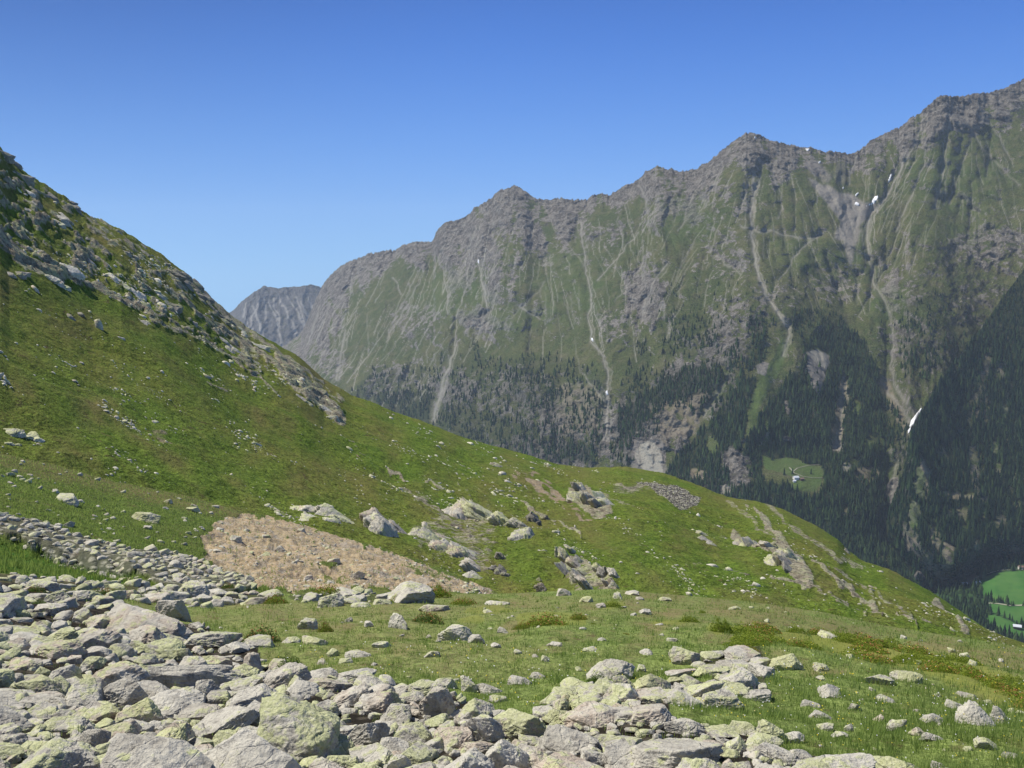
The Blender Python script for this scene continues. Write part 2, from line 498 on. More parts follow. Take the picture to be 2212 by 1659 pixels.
# pale gullies and runnels (scree and stream beds)
runnels = [
    ([(1628, 375), (1632, 400), (1628, 430), (1622, 455), (1622, 490), (1628, 530), (1632, 570), (1640, 600), (1655, 640), (1680, 675), (1702, 708)], 2.6, 4.5, 1.0),
    ([(1608, 395), (1612, 425), (1622, 455)], 2, 2.5, .8), ([(1600, 420), (1622, 455)], 1.5, 2.5, .8),
    ([(1665, 345), (1672, 375), (1690, 430), (1684, 470)], 1.5, 2, .6), ([(1648, 350), (1640, 390), (1630, 420)], 1.5, 1.5, .6),
    ([(1702, 708), (1704, 740), (1690, 770)], 5, 5, .7),
    ([(1780, 505), (1750, 520), (1728, 540), (1700, 580), (1680, 610)], 2, 1.5, .75),
    ([(1600, 488), (1640, 502), (1662, 498), (1700, 510), (1740, 516), (1775, 508)], 3.5, 3, .6),
    ([(1548, 552), (1562, 560), (1566, 572), (1582, 576), (1600, 594)], 3, 2, .6),
    ([(1850, 335), (1836, 380), (1832, 400)], 2, 2, .7),
    ([(2000, 250), (1975, 310), (1950, 360), (1925, 410), (1905, 440), (1880, 460), (1872, 500), (1878, 560)], 2, 4, .9),
    ([(2062, 215), (2045, 300), (2040, 350), (2032, 400), (2020, 450)], 1.5, 3, .6),
    ([(2000, 330), (1995, 360), (1980, 400), (1955, 450), (1935, 500)], 1.5, 3, .6),
    ([(2100, 300), (2080, 350), (2050, 440)], 1.5, 2, .5),
    ([(2120, 240), (2160, 300), (2190, 360)], 2, 2, .5), ([(2080, 240), (2120, 320), (2200, 400)], 2, 2, .45),
    ([(1878, 560), (1885, 610), (1905, 640), (1925, 690), (1930, 740), (1925, 790), (1935, 840), (1965, 880), (1985, 905)], 3, 3, .7),
    ([(1895, 570), (1900, 610)], 2, 2, .6),
    ([(1255, 480), (1262, 540), (1270, 600), (1278, 640), (1272, 680), (1278, 735), (1300, 770), (1315, 800), (1310, 840), (1312, 900), (1308, 950)], 2, 3.4, .85),
    ([(1175, 440), (1200, 500), (1265, 575)], 1.2, 2, .5), ([(1380, 500), (1340, 550), (1290, 605)], 1.5, 2, .75),
    ([(1380, 400), (1395, 430), (1398, 460)], 3, 2, .7), ([(1335, 470), (1342, 510), (1345, 540)], 1.5, 2, .6),
    ([(1495, 420), (1480, 470), (1468, 500)], 1.5, 2, .6), ([(1560, 350), (1540, 400), (1518, 440)], 1.5, 2, .7), ([(1575, 395), (1568, 430)], 1.5, 2, .5),
    ([(1032, 560), (1040, 600), (1048, 640), (1052, 672)], 1.8, 3, .95), ([(1062, 350 + 120), (1065, 520)], 1, 2, .4),
    ([(950, 560), (965, 620), (968, 680)], 1.5, 2.5, .75), ([(850, 600), (868, 635)], 1.5, 2, .7), ([(930, 560), (900, 620), (880, 660), (840, 720)], 1.5, 2, .6),
    ([(900, 590), (880, 640), (850, 690), (835, 730)], 1, 2, .5), ([(1440, 570), (1410, 610), (1404, 636), (1392, 650), (1388, 690)], 2.5, 2.5, .7),
    ([(1180, 610), (1130, 660), (1090, 700)], 2, 2, .4), ([(1120, 660), (1165, 690)], 4, 2, .7), ([(1052, 675), (1040, 700), (1030, 730)], 2, 3, .4),
    ([(985, 745), (965, 800), (950, 850), (935, 910)], 4, 6, .75), ([(745, 715), (740, 760), (725, 820)], 3, 5, .7), ([(690, 660), (678, 700), (665, 740)], 2, 3, .5),
    ([(1825, 820), (1820, 870), (1812, 930), (1805, 975)], 3, 5, .7), ([(1905, 830), (1930, 860), (1955, 895), (1965, 920)], 5, 4, .7),
    ([(1445, 700), (1440, 730)], 2, 3, .5), ([(1230, 640), (1240, 700)], 2, 2, .3), ([(1570, 820), (1545, 860), (1520, 900)], 3, 4, .5), ([(1260, 810), (1290, 850), (1305, 870)], 2, 2, .7),
    ([(1935, 1000), (1930, 1040), (1925, 1080), (1935, 1120)], 4, 7, .5), ([(1935, 1120), (1960, 1170), (1990, 1220), (2030, 1290)], 8, 12, .55),
    ([(780, 560), (765, 600), (760, 640)], 1.5, 2, .5), ([(1350, 620), (1330, 650)], 1.5, 2, .4), ([(1460, 600), (1500, 520)], 1.2, 1.5, .4)]
for pts, a, b, v in runnels:
    line(pale, pts, a * .5, b * .52, v * .9, warp=0.7, soft=.9)
    if b >= 2.5: line(pale, [(q[0] + 5 + (j % 2) * 3, q[1] + 3) for j, q in enumerate(pts)], a * .3, b * .35, v * .6, warp=.9)
    line(scree, pts, a * 1.4, b * 1.5, v * .45, warp=1.0, soft=.9)
    gauss_line(carve, pts, 12, 20)
# extra small random runnels down the faces
rr = np.random.default_rng(9)
for i in range(420):
    x = rr.uniform(660, 2215); y = m_sky(x) + rr.uniform(25, 300)
    tilt = np.interp(x, [700, 1100, 1300, 1500, 1620, 1800, 1950, 2210], [-.55, -.35, .25, -.4, -.1, .4, -.45, .35]) + rr.normal() * .16
    L = rr.uniform(25, 110); pts = [(x, y)]
    for k in range(4): pts.append((pts[-1][0] + tilt * L / 4 + rr.normal() * 2, pts[-1][1] + L / 4))
    line(pale, pts, rr.uniform(.35, .8), rr.uniform(.5, 1.3), rr.uniform(.25, .75), warp=.3)
    if i % 2: gauss_line(carve, pts, 8, rr.uniform(8, 20))
# scree bowl
bowl = [(1745, 385), (1760, 392), (1790, 400), (1810, 415), (1850, 425), (1870, 440), (1895, 435), (1885, 460), (1865, 480), (1850, 495), (1845, 525), (1835, 560), (1825, 520), (1800, 515), (1815, 480), (1795, 450), (1765, 415)]
poly(scree, bowl, 1.0, .7, feather=2)
poly(scree, [(1820, 470), (1850, 470), (1862, 500), (1845, 540), (1838, 580), (1822, 530)], .9, .8, feather=2)
poly(pale, bowl, .22, .7, feather=2)
poly(scree, [(1740, 350), (1760, 345), (1800, 380), (1790, 395), (1750, 375)], .75, .8, feather=3)
poly(scree, [(1805, 350), (1830, 350), (1825, 395), (1805, 395)], .5, .8, feather=3)
poly(pale, [(1385, 955), (1410, 950), (1432, 985), (1432, 1020), (1395, 1020), (1370, 990)], .9, .8)
poly(scree, [(1365, 950), (1435, 955), (1440, 1025), (1360, 1020)], .8, .8, feather=2)
poly(pale, [(1745, 765), (1765, 755), (1790, 770), (1785, 800), (1770, 790)], .65, .6)
poly(scree, [(1735, 765), (1765, 755), (1795, 770), (1785, 800), (1770, 850), (1750, 830), (1740, 800)], .95, .8)
poly(scree, [(1635, 785), (1665, 785), (1650, 815), (1635, 805)], .9, .8)
poly(scree, [(1800, 955), (1830, 955), (1820, 980), (1800, 975)], .6, .6)
poly(tan_, [(1815, 820), (1835, 820), (1815, 980), (1790, 975)], .9, .6)
poly(tan_, [(1905, 820), (1925, 830), (1965, 930), (1950, 940), (1920, 880)], .8, .8)
poly(tan_, [(1210, 830), (1290, 830), (1300, 930), (1210, 940)], .5, 1.2, feather=4)
poly(tan_, [(1400, 880), (1530, 840), (1500, 940), (1430, 960)], .7, 1.2, feather=4)
# avalanche tracks and alp meadows
poly(green, [(1690, 730), (1710, 735), (1690, 790), (1650, 860), (1630, 920), (1612, 950), (1618, 880), (1640, 820), (1670, 770)], .8, .5, feather=2)
poly(green, [(1560, 800), (1580, 800), (1565, 850), (1525, 890), (1540, 840)], .6, .8, feather=2)
meadow_a = [(1645, 985), (1665, 990), (1700, 988), (1722, 990), (1745, 1002), (1775, 1005), (1782, 1025), (1765, 1045), (1720, 1048), (1700, 1040), (1722, 1028), (1690, 1022), (1652, 1012)]
poly(green, [(x, y + (15 if y > 1030 else 0)) for x, y in meadow_a], 1.0, .6)
poly(green, [(1880, 990), (1920, 985), (1925, 1010), (1890, 1030)], .7, .8, feather=2)
for c in [(1130, 690, 90, 30), (1230, 620, 80, 90), (1750, 550, 90, 40), (1480, 480, 70, 60), (980, 640, 90, 60), (1260, 860, 60, 60), (1850, 530, 40, 50), (2060, 420, 110, 110), (1920, 660, 60, 40)]:
    d = ((gx - c[0]) / c[2]) ** 2 + ((gy - c[1]) / c[3]) ** 2
    green = np.maximum(green, .35 * np.clip(1.3 - d + nz2, 0, 1) * (d < 3))

# woods
semi = [(760, 850), (800, 795), (870, 790), (935, 800), (955, 750), (1000, 765), (1030, 730), (1050, 775), (1130, 770), (1200, 765), (1290, 800), (1320, 850), (1300, 1005), (1150, 990), (960, 940), (850, 900)]
poly(wood, semi, .34, 1.5, feather=3)
poly(wood, [(1090, 800), (1170, 790), (1200, 840), (1230, 860), (1180, 900), (1090, 870)], .55, 1.5, feather=3)
poly(wood, [(790, 850), (880, 840), (950, 860), (920, 915), (850, 905)], .8, 1.5, feather=3)
poly(wood, [(960, 860), (1100, 900), (1290, 960), (1290, 1010), (1100, 990), (930, 930)], .55, 1.5, feather=3)
poly(wood, [(1230, 950), (1290, 970), (1280, 1005), (1190, 990)], .9, 1.2, feather=2)
poly(wood, [(1320, 1010), (1325, 930), (1345, 830), (1370, 740), (1395, 740), (1410, 800), (1480, 790), (1560, 770), (1610, 720), (1640, 690), (1660, 700), (1640, 780), (1600, 860), (1540, 900), (1440, 880), (1420, 940), (1370, 950), (1360, 1015)], .42, 1.3, feather=3)
poly(wood, [(1330, 900), (1380, 850), (1480, 795), (1560, 795), (1540, 850), (1450, 870), (1380, 930), (1350, 960)], .92, 1.2, feather=2)
poly(wood, [(1430, 1025), (1500, 945), (1560, 880), (1600, 820), (1640, 815), (1615, 900), (1600, 985), (1590, 1060)], .95, 1.0, feather=2)
poly(wood, [(1640, 905), (1690, 835), (1730, 790), (1745, 740), (1790, 695), (1820, 700), (1870, 735), (1895, 800), (1905, 880), (1930, 940), (1905, 1010), (1940, 1110), (1990, 1230), (2040, 1310), (2100, 1400), (1900, 1260), (1760, 1150), (1600, 1080), (1500, 1060), (1440, 1035), (1600, 985), (1620, 940)], .96, 1.0, feather=2)
poly(wood, [(1620, 690), (1650, 685), (1655, 780), (1630, 790)], .7, 1, feather=2)
poly(wood, [(1440, 680), (1560, 680), (1560, 770), (1430, 770)], .3, 1.3, feather=3)
poly(wood, [(1380, 600), (1800, 600), (1780, 720), (1400, 720)], .07, 1.3, feather=8)
poly(wood, [(1710, 660), (1830, 680), (1830, 730), (1700, 740)], .4, 1.3, feather=3)
poly(wood, [(1950, 680), (2040, 700), (2040, 770), (1990, 840), (1955, 820), (1945, 760)], .34, 1.3, feather=3)
poly(wood, [(1890, 660), (2130, 600), (2080, 760), (1900, 740)], .14, 1.3, feather=5)
poly(wood, [(1900, 860), (1960, 900), (1970, 980), (1930, 1100), (1900, 1000)], .45, 1.2, feather=3)
poly(wood, [(2030, 1290), (2120, 1270), (2212, 1410), (2120, 1400)], .95, 1.0, feather=2)
poly(wood, [(1985, 1180), (2060, 1240), (2110, 1300), (2030, 1300)], .5, 1.0, feather=2)
# openings
for pts in ([(x, y + 4) for x, y in meadow_a], meadow_a, [(1745, 760), (1765, 750), (1795, 770), (1787, 805), (1772, 848), (1752, 830), (1742, 800)], [(1632, 785), (1668, 782), (1652, 818), (1635, 806)],
            [(1815, 820), (1833, 820), (1812, 985), (1795, 980)], [(1690, 720), (1712, 725), (1690, 790), (1650, 870), (1625, 935), (1608, 950), (1618, 880), (1640, 820), (1670, 770)],
            [(1385, 945), (1415, 940), (1440, 985), (1437, 1025), (1385, 1025), (1365, 990)], [(1830, 990), (1860, 990), (1850, 1015), (1835, 1010)], [(1565, 990), (1620, 985), (1625, 1040), (1580, 1060)]):
    poly(wood, pts, .96, .5, 'cut')
poly(wood, [(x, y + 14) for x, y in meadow_a], .97, .5, 'cut')
poly(wood, [(x, y + 26) for x, y in meadow_a], .9, .5, 'cut')
for pts, a, b, v in runnels:
    line(wood, pts, a * 1.2 + 1.5, b * 1.2 + 1.5, .95, mode='cut')

OPEN = [(1657, 935, 6, 28, 'g'), (1650, 965, 10, 10, 'g'), (1701, 948, 12, 6, 'r'), (1805, 930, 9, 18, 't'), (1828, 1008, 10, 10, 'p'), (1872, 1025, 26, 18, 't'), (1889, 955, 26, 10, 'g'), (1583, 998, 26, 26, 'r'),
        (1509, 1025, 20, 12, 't'), (1566, 1059, 14, 12, 'p'), (1828, 1109, 6, 10, 't'), (1849, 1113, 10, 9, 't'), (1949, 1119, 15, 34, 'r'), (1973, 1183, 14, 20, 't'), (2006, 1213, 12, 22, 'p'), (1906, 1213, 8, 9, 't'),
        (2027, 1262, 12, 22, 'r'), (1930, 1060, 14, 30, 'r'), (1925, 1000, 14, 34, 'g'), (1940, 1150, 12, 22, 't'), (1990, 1240, 16, 14, 'r'), (1760, 1150, 12, 6, 't'), (1540, 960, 12, 22, 'g'), (1700, 880, 8, 16, 'r'), (1850, 880, 7, 12, 'g')]
SOPEN = [(2037, 1066, 14, 7, 't'), (2067, 1072, 12, 8, 't'), (2091, 1074, 9, 8, 't'), (2128, 1079, 12, 7, 't'), (2154, 1133, 16, 7, 't'), (2084, 1143, 12, 8, 'g'), (2150, 975, 8, 18, 'g'), (2158, 1015, 7, 18, 't'), (2080, 935, 6, 9, 'r'),
         (2201, 1092, 14, 6, 't'), (2047, 1197, 14, 26, 't'), (2010, 1203, 10, 20, 't'), (1986, 1045, 12, 36, 'g'), (1975, 1110, 12, 30, 'r'), (2110, 1180, 8, 10, 't'), (2170, 890, 7, 14, 'g'), (2110, 820, 6, 12, 'g'), (2060, 880, 6, 10, 'r'), (2190, 1190, 10, 8, 't')]


def blob(buf, c, v, mode='max'):
    cx, cy, rx, ry = c[:4]
    x0, x1, y0, y1 = int(max(0, cx - rx * 2)), int(min(CW, cx + rx * 2)), int(max(0, cy - ry * 2)), int(min(CH, cy + ry * 2))
    X = gx[y0:y1, x0:x1] + warpx[y0:y1, x0:x1] * .9; Yy = gy[y0:y1, x0:x1] + warpy[y0:y1, x0:x1] * .9
    m = 1 - sstep(.75, 1.25, ((X - cx) / rx) ** 2 + ((Yy - cy) / ry) ** 2)
    b = buf[y0:y1, x0:x1]
    if mode == 'max': np.maximum(b, m * v, out=b)
    else: b *= 1 - m * v


for c in OPEN:
    blob(wood, c, .9, 'cut'); blob({'g': green, 'r': rock, 't': tan_, 'p': pale}[c[4]], c, {'g': .6, 'r': 1, 't': .9, 'p': .7}[c[4]])
rock *= (1 - .35 * ((gx > 1940) & (gy > 480) & (gy < 760)))

# relief of the main face
X0 = (MT.x - W0 / 2) / F0 * MT.Y
hz = ray(MT.x, MT.y)[1] * MT.Y
fall = np.interp(MT.xs, [600, 1100, 1300, 1450, 1620, 1800, 1950, 2212], [.35, .2, -.2, .2, 0, -.2, .25, -.2])[None]
xs_ = X0 + hz * fall + fbm(X0 / 500, hz / 500, 1.1, 3) * 120
xs_ = xs_ + 60 * fbm(X0 / 170, hz / 150, 7.1, 3)
rel = 80 * ridged(xs_ / 620, hz / 1500, 2.2, 2) + 42 * ridged(xs_ / 230, hz / 420, 4.4, 3) + 17 * ridged(xs_ / 80, hz / 150, 6.6, 4) + 14 * fbm(X0 / 90, hz / 60, 3.9, 4)
rk = look(rock, MT.x, MT.y)
crag = ridged(X0 / 60, hz / 75, MT.Y / 200, 5, .62) * 26 * (0.25 + rk) + fbm(X0 / 18, hz / 22, 3.3, 3, .6) * 8 * (.3 + rk)
top_fade = sstep(0, 60, MT.y - m_sky(MT.x))
rel = rel * (0.35 + .65 * top_fade)
cv = look(carve, MT.x, MT.y) * sstep(-5, 40, MT.y - m_sky(MT.x))
for cx, cy, rx, ry, a in [(1130, 740, 110, 60, -110), (1830, 600, 110, 60, -80), (1560, 560, 90, 90, -70), (1840, 450, 60, 70, 25), (1450, 600, 60, 120, 60), (1720, 900, 120, 110, -40),
                          (2060, 420, 60, 160, -70), (1180, 560, 50, 90, -50), (1640, 400, 50, 90, -90), (985, 560, 40, 80, -60), (1500, 960, 50, 60, -60), (1720, 1040, 80, 30, -60), (1300, 800, 30, 150, 70), (1935, 830, 40, 120, 30)]:
    rel += -a * -1 * np.exp(-(((MT.x - cx) / rx) ** 2 + ((MT.y - cy) / ry) ** 2))
# rel lowers distance (towards the viewer); carve raises it
flat_w = np.exp(-(((MT.x - 1712) / 95) ** 4 + ((MT.y - 1015) / 60) ** 4))
# the alp meadow is a shelf leaning less steeply than the wood above it
MT.Y = MT.Y - (rel * .75 + crag - cv) * (1 - .93 * flat_w) - flat_w * 60 + flat_w * (1048 - MT.y) * 1.2
MT.P = MT.points()
MT.add_back([(60, 40), (200, 180), (500, 450), (1100, 900)])

# tall wooded spur on the right
s_base = curve([(1915, 1150), (1935, 1180), (1960, 1215), (2000, 1260), (2060, 1290), (2110, 1244), (2150, 1226), (2212, 1214), (2300, 1212), (2640, 1300)])
s_baseY = curve([(1915, 2080), (1960, 2060), (2060, 2010), (2150, 2060), (2640, 2040)])
SPUR = Layer(1916, 2640, 2.1, [(lambda x: s_base(x) + 10, lambda x: s_baseY(x) + 10), (s_crest, s_crestY)], [300])
SPUR.ragged(jag(s_crest, 5, 20, 7.7, 1.5), s_crest, 40)
X0 = (SPUR.x - W0 / 2) / F0 * SPUR.Y
hz = ray(SPUR.x, SPUR.y)[1] * SPUR.Y
edge = sstep(0, 80, SPUR.x - 1916) * .8 + .2
foot = sstep(0, 70, s_base(SPUR.x) - SPUR.y)
SPUR.Y = SPUR.Y + 60 * (1 - foot) * sstep(2000, 2080, SPUR.x) - edge * foot * (70 * ridged((X0 + hz * .3) / 330, hz / 900, 1.7, 2) + 28 * ridged((X0 + hz * .3) / 110, hz / 300, 3.7, 3) + 7 * fbm(X0 / 25, hz / 25, 1.2, 3))
SPUR.P = SPUR.points()
SPUR.add_back([(25, 25), (120, 150), (300, 420)])
swood = newmap(); swood[:] = .97
sopen = newmap(); sgreen = newmap(); stan = newmap()
for pts in [[(2100, 960), (2115, 990), (2120, 1060), (2100, 1090), (2095, 1000)], [(2010, 1130), (2030, 1140), (2035, 1180), (2015, 1200)], [(2040, 1180), (2062, 1185), (2055, 1225), (2035, 1220)],
            [(1990, 1000), (2005, 1010), (2010, 1070), (1998, 1080)], [(2040, 1100), (2090, 1100), (2090, 1125), (2045, 1120)], [(2150, 1110), (2180, 1115), (2170, 1140), (2150, 1135)],
            [(2160, 770), (2175, 790), (2165, 830), (2150, 820)], [(2120, 850), (2140, 870), (2130, 920)], [(1945, 1130), (1975, 1150), (1985, 1200), (1960, 1190)], [(2030, 960), (2050, 970), (2045, 1000), (2030, 1000)]]:
    poly(sopen, pts, 1, 1.4, feather=2)
for pts in ([(1975, 1140), (1995, 1200), (2030, 1250)], [(2140, 760), (2130, 800), (2110, 860), (2100, 920)]):
    line(sopen, pts, 6, 12, .7, warp=1.3)
sn = canvas_noise(14, 24, 2.9, 3)
sopen = np.maximum(sopen * .8, (sn > .44) * .8)
for c in SOPEN: blob(sopen, c, .95)
swood *= (1 - sopen)
stan = np.clip(sopen, 0, 1) * (0.5 + .5 * (canvas_noise(30, 40, 4.5, 2) > 0))
for c in SOPEN:
    if c[4] != 't': blob(stan, c, .8, 'cut')
sgreen = np.clip(sopen - stan, 0, 1)

# distant peak
p_sky = curve([(380, 760), (460, 705), (505, 668), (530, 645), (570, 617), (600, 622), (640, 620), (670, 615), (688, 618), (720, 640), (800, 700), (860, 760)])
PK = Layer(380, 860, 2.0, [(curve([(380, 900), (860, 900)]), curve([(380, 7600), (860, 7600)])), (p_sky, curve([(380, 9000), (570, 9200), (860, 9600)]))], [180])
PK.ragged(jag(p_sky, 3, 14, 5.5, 1.0), p_sky, 30)
X0 = (PK.x - W0 / 2) / F0 * PK.Y; hz = ray(PK.x, PK.y)[1] * PK.Y
PK.Y = PK.Y - 120 * ridged((X0 + hz * .4) / 420, hz / 1600, 3.1, 3) - 40 * ridged((X0 + hz * .4) / 130, hz / 300, 1.1, 4) + 20 * fbm(X0 / 40, hz / 40, 1.7, 3)
PK.P = PK.points(); PK.add_back([(80, 80), (500, 500), (1500, 1300)])
ppale = newmap()
for x, y, t, L in [(560, 640, -.3, 90), (580, 650, .4, 100), (600, 640, .55, 110), (620, 640, .7, 60), (640, 640, .35, 70), (650, 650, .5, 60), (545, 660, .4, 70), (590, 645, .3, 60), (525, 670, .3, 70), (570, 640, .1, 60), (610, 660, .6, 80), (665, 640, .4, 70), (535, 655, -.4, 30)]:
    line(ppale, [(x, y), (x + t * L * .5, y + L * .5), (x + t * L * .8, y + L)], 1.3, 3, .9, warp=.8)


def terrain_mat(name, grassA, grassB, rockA, rockB, paleC, screeC, greenC, tanC, sc=1.0, floorC=(.022, .032, .012)):
    t = NT(name, .95, .1)
    rk, pl, sr = t.rgb('m1'); gn, tn, wd = t.rgb('m2')
    n1 = t.noise(.004 * sc, 5, .6); n2 = t.noise(.03 * sc, 6, .65); n3 = t.noise(.12 * sc, 4, .7)
    ng = t.math('ADD', t.math('MULTIPLY', n1, .5), t.math('MULTIPLY', n2, .5))
    g = t.mix(t.ramp(ng, .4, .62), grassA, grassB)
    g = t.mix(t.ramp(n3, .42, .66, 0, .6), g, tuple(c * .40 for c in grassA))
    g = t.mix(t.ramp(t.noise(.02 * sc, 3, .5), .52, .62, 0, .45), g, (.20, .175, .10))
    rcol = t.mix(t.ramp(n2, .38, .64), rockA, rockB)
    n4 = t.noise(.30 * sc, 3, .7)
    g = t.mix(t.ramp(n4, .50, .66, 0, .55), g, tuple(min(1, c * 1.9) for c in grassB))
    g = t.mix(t.ramp(n4, .48, .34, 0, .5), g, tuple(c * .4 for c in grassA))
    rcol = t.mix(t.ramp(n3, .5, .68, 0, .7), rcol, tuple(min(1, c * 1.6) for c in rockB))
    rcol = t.mix(t.ramp(n4, .47, .33, 0, .7), rcol, tuple(c * .4 for c in rockA))
    sepn = t.n('ShaderNodeSeparateXYZ'); t.link(t.pos.outputs['True Normal'], sepn.inputs[0])
    steep = t.ramp(sepn.outputs[2], .60, .36)
    f = t.math('ADD', t.math('MULTIPLY', rk, 1.0), t.math('MULTIPLY', steep, .55))
    f = t.math('ADD', f, t.math('MULTIPLY', t.math('SUBTRACT', n2, .5), 2.2))
    col = t.mix(t.ramp(f, .42, .62), g, rcol)
    col = t.mix(t.math('MULTIPLY', gn, .85), col, greenC)
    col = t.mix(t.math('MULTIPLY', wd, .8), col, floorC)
    col = t.mix(t.math('MULTIPLY', tn, t.ramp(n2, .35, .55)), col, tanC)
    col = t.mix(sr, col, t.mix(t.ramp(n3, .4, .6), screeC, tuple(c * .8 for c in screeC)))
    col = t.mix(t.math('MULTIPLY', pl, t.ramp(n3, .3, .5, .55, 1)), col, paleC)
    b = t.bump(n2, 24 / sc, .8); b = t.bump(n3, 9 / sc, .9, b); b = t.bump(n4, 3 / sc, .9, b)
    return t.done(col, b)


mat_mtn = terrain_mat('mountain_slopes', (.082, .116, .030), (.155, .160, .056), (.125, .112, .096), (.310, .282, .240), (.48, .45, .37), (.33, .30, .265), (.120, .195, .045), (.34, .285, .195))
mat_peak = terrain_mat('far_peak_rock', (.10, .11, .07), (.14, .13, .10), (.12, .115, .11), (.20, .19, .18), (.46, .43, .38), (.25, .23, .21), (.09, .14, .05), (.25, .2, .15), .6)


def flatten(a, L, sx=None):
    return np.concatenate([a] + [a[-1:]] * L.nback, 0).reshape(-1)


def layer_obj(L, name, mat, m1, m2, smooth=True, kind='structure', extra=None):
    h, w = L.P.shape[:2]
    at = {'m1': np.stack([flatten(look(b, L.x, L.y) if b is not None else L.x * 0, L) for b in m1], -1),
          'm2': np.stack([flatten(look(b, L.x, L.y) if b is not None else L.x * 0, L) for b in m2], -1)}
    me = make_mesh(name, L.P.reshape(-1, 3), grid_faces(h, w), [mat], smooth, at)
    return add_obj(name, me, kind)


green *= np.clip(.8 + nz2 * .8, .4, 1)
layer_obj(MT, 'mountain', mat_mtn, (rock, pale, scree), (green, tan_, wood))
layer_obj(SPUR, 'mountain', mat_mtn, (sopen * .5, None, None), (sgreen, stan, swood))
layer_obj(PK, 'mountain', mat_peak, (ppale * 0 + .7, ppale, None), (None, None, None))

# valley floor with hay meadows
v_top = curve([(1990, 1275), (2060, 1250), (2110, 1226), (2150, 1208), (2212, 1198), (2300, 1192), (2640, 1186)])
VL = Layer(1990, 2640, 2.5, [(curve([(1990, 1420), (2640, 1560)]), curve([(1990, 1560), (2640, 1450)])), (v_top, curve([(1990, 2130), (2640, 2200)]))], [110])
VL.Y = VL.Y + 12 * fbm(VL.x / 60, VL.y / 40, 2.2, 3)
VL.P = VL.points(); VL.add_back([(30, 5), (200, 60)])
vm = newmap(); vt = newmap(); vw = newmap(); vw[:] = .75
for pts in ([(2114, 1258), (2145, 1238), (2212, 1232), (2212, 1307), (2180, 1303), (2150, 1297), (2125, 1285)], [(2140, 1302), (2180, 1308), (2212, 1310), (2212, 1350), (2150, 1325), (2135, 1312)],
            [(2128, 1330), (2150, 1328), (2190, 1345), (2212, 1360), (2212, 1385), (2180, 1370), (2140, 1350)]):
    poly(vm, pts, 1, .35); poly(vw, pts, 1, .35, 'cut')
poly(vt, [(2078, 1245), (2110, 1235), (2118, 1262), (2085, 1262)], .9, .6); poly(vw, [(2078, 1245), (2110, 1235), (2118, 1262), (2085, 1262)], .9, .6, 'cut')
t_ = NT('hay_meadow', .95, .1)
a1, a2, a3 = t_.rgb('m2')
nn = t_.noise(.02, 4, .6)
c_ = t_.mix(t_.ramp(nn, .35, .65), (.040, .120, .020), (.065, .145, .030))
c_ = t_.mix(a2, c_, (.27, .21, .15)); c_ = t_.mix(a3, c_, (.020, .034, .014))
mat_val = t_.done(c_)
layer_obj(VL, 'valley_ground', mat_val, (None, None, None), (vm, vt, vw))


# farm tracks: thin strips lying on the ground
def track(L, pts, wid, name, mat, lift=.5):
    p = np.array(pts, float)
    s = np.linspace(0, len(p) - 1, 60)
    q = L.sample(np.interp(s, np.arange(len(p)), p[:, 0]), np.interp(s, np.arange(len(p)), p[:, 1]))
    d = np.gradient(q, axis=0); nrm = np.stack([-d[:, 1], d[:, 0]], -1); nrm /= np.linalg.norm(nrm, axis=1, keepdims=True) + 1e-9
    a = q.copy(); b = q.copy(); a[:, :2] += nrm * wid / 2; b[:, :2] -= nrm * wid / 2; a[:, 2] += lift; b[:, 2] += lift
    V = np.stack([a, b], 1).reshape(-1, 3)
    i = np.arange(59) * 2
    Fc = np.stack([i, i + 1, i + 3, i + 2], -1)
    return add_obj(name, make_mesh(name, V, Fc, [mat]), 'structure')


t_ = NT('track_gravel', .95, .1); mat_track = t_.done(t_.mix(t_.noise(.2, 3), (.26, .26, .18), (.36, .34, .26)))
track(VL, [(2105, 1250), (2130, 1240), (2160, 1232), (2190, 1230), (2240, 1234)], 5, 'path', mat_track)
track(VL, [(2135, 1303), (2155, 1304), (2180, 1308), (2200, 1308), (2240, 1305)], 6, 'path', mat_track)
track(MT, [(1705, 1010), (1715, 1022), (1735, 1030), (1758, 1033), (1780, 1033)], 3.2, 'path', mat_track, 1.0)
track(MT, [(1712, 1020), (1722, 1012), (1745, 1006), (1772, 1004)], 2.6, 'path', mat_track, 1.0)

# ================================================================== forest
t_ = NT('conifer_needles', .9, .1)
tn = t_.attr('tint').outputs['Fac']
mat_con = t_.done(t_.mix(tn, (.007, .019, .009), (.052, .084, .024)))
t_ = NT('conifer_bark', .9, .1); mat_bark = t_.done((.07, .05, .035))


def conifer_template(tiers, sides, seed):
    r = np.random.default_rng(seed); V = []; Fc = []
    for k in range(tiers):
        z0 = .06 + .80 * k / tiers; z1 = min(1.0, z0 + 1.25 / tiers + .08) if k < tiers - 1 else 1.0
        rad = .17 * (1 - .82 * k / tiers)
        b = len(V)
        for i in range(sides):
            a = 2 * math.pi * (i + r.uniform(-.25, .25)) / sides
            q = rad * r.uniform(.7, 1.25)
            V.append((q * math.cos(a), q * math.sin(a), z0 + r.uniform(-.03, .03)))
        V.append((r.uniform(-.01, .01), r.uniform(-.01, .01), z1))
        for i in range(sides): Fc.append((b + i, b + (i + 1) % sides, b + sides))
        if k == 0 or tiers > 3:
            V.append((0, 0, z0 + .02))
            for i in range(sides): Fc.append((b + (i + 1) % sides, b + i, b + sides + 1))
    return np.array(V), np.array(Fc)


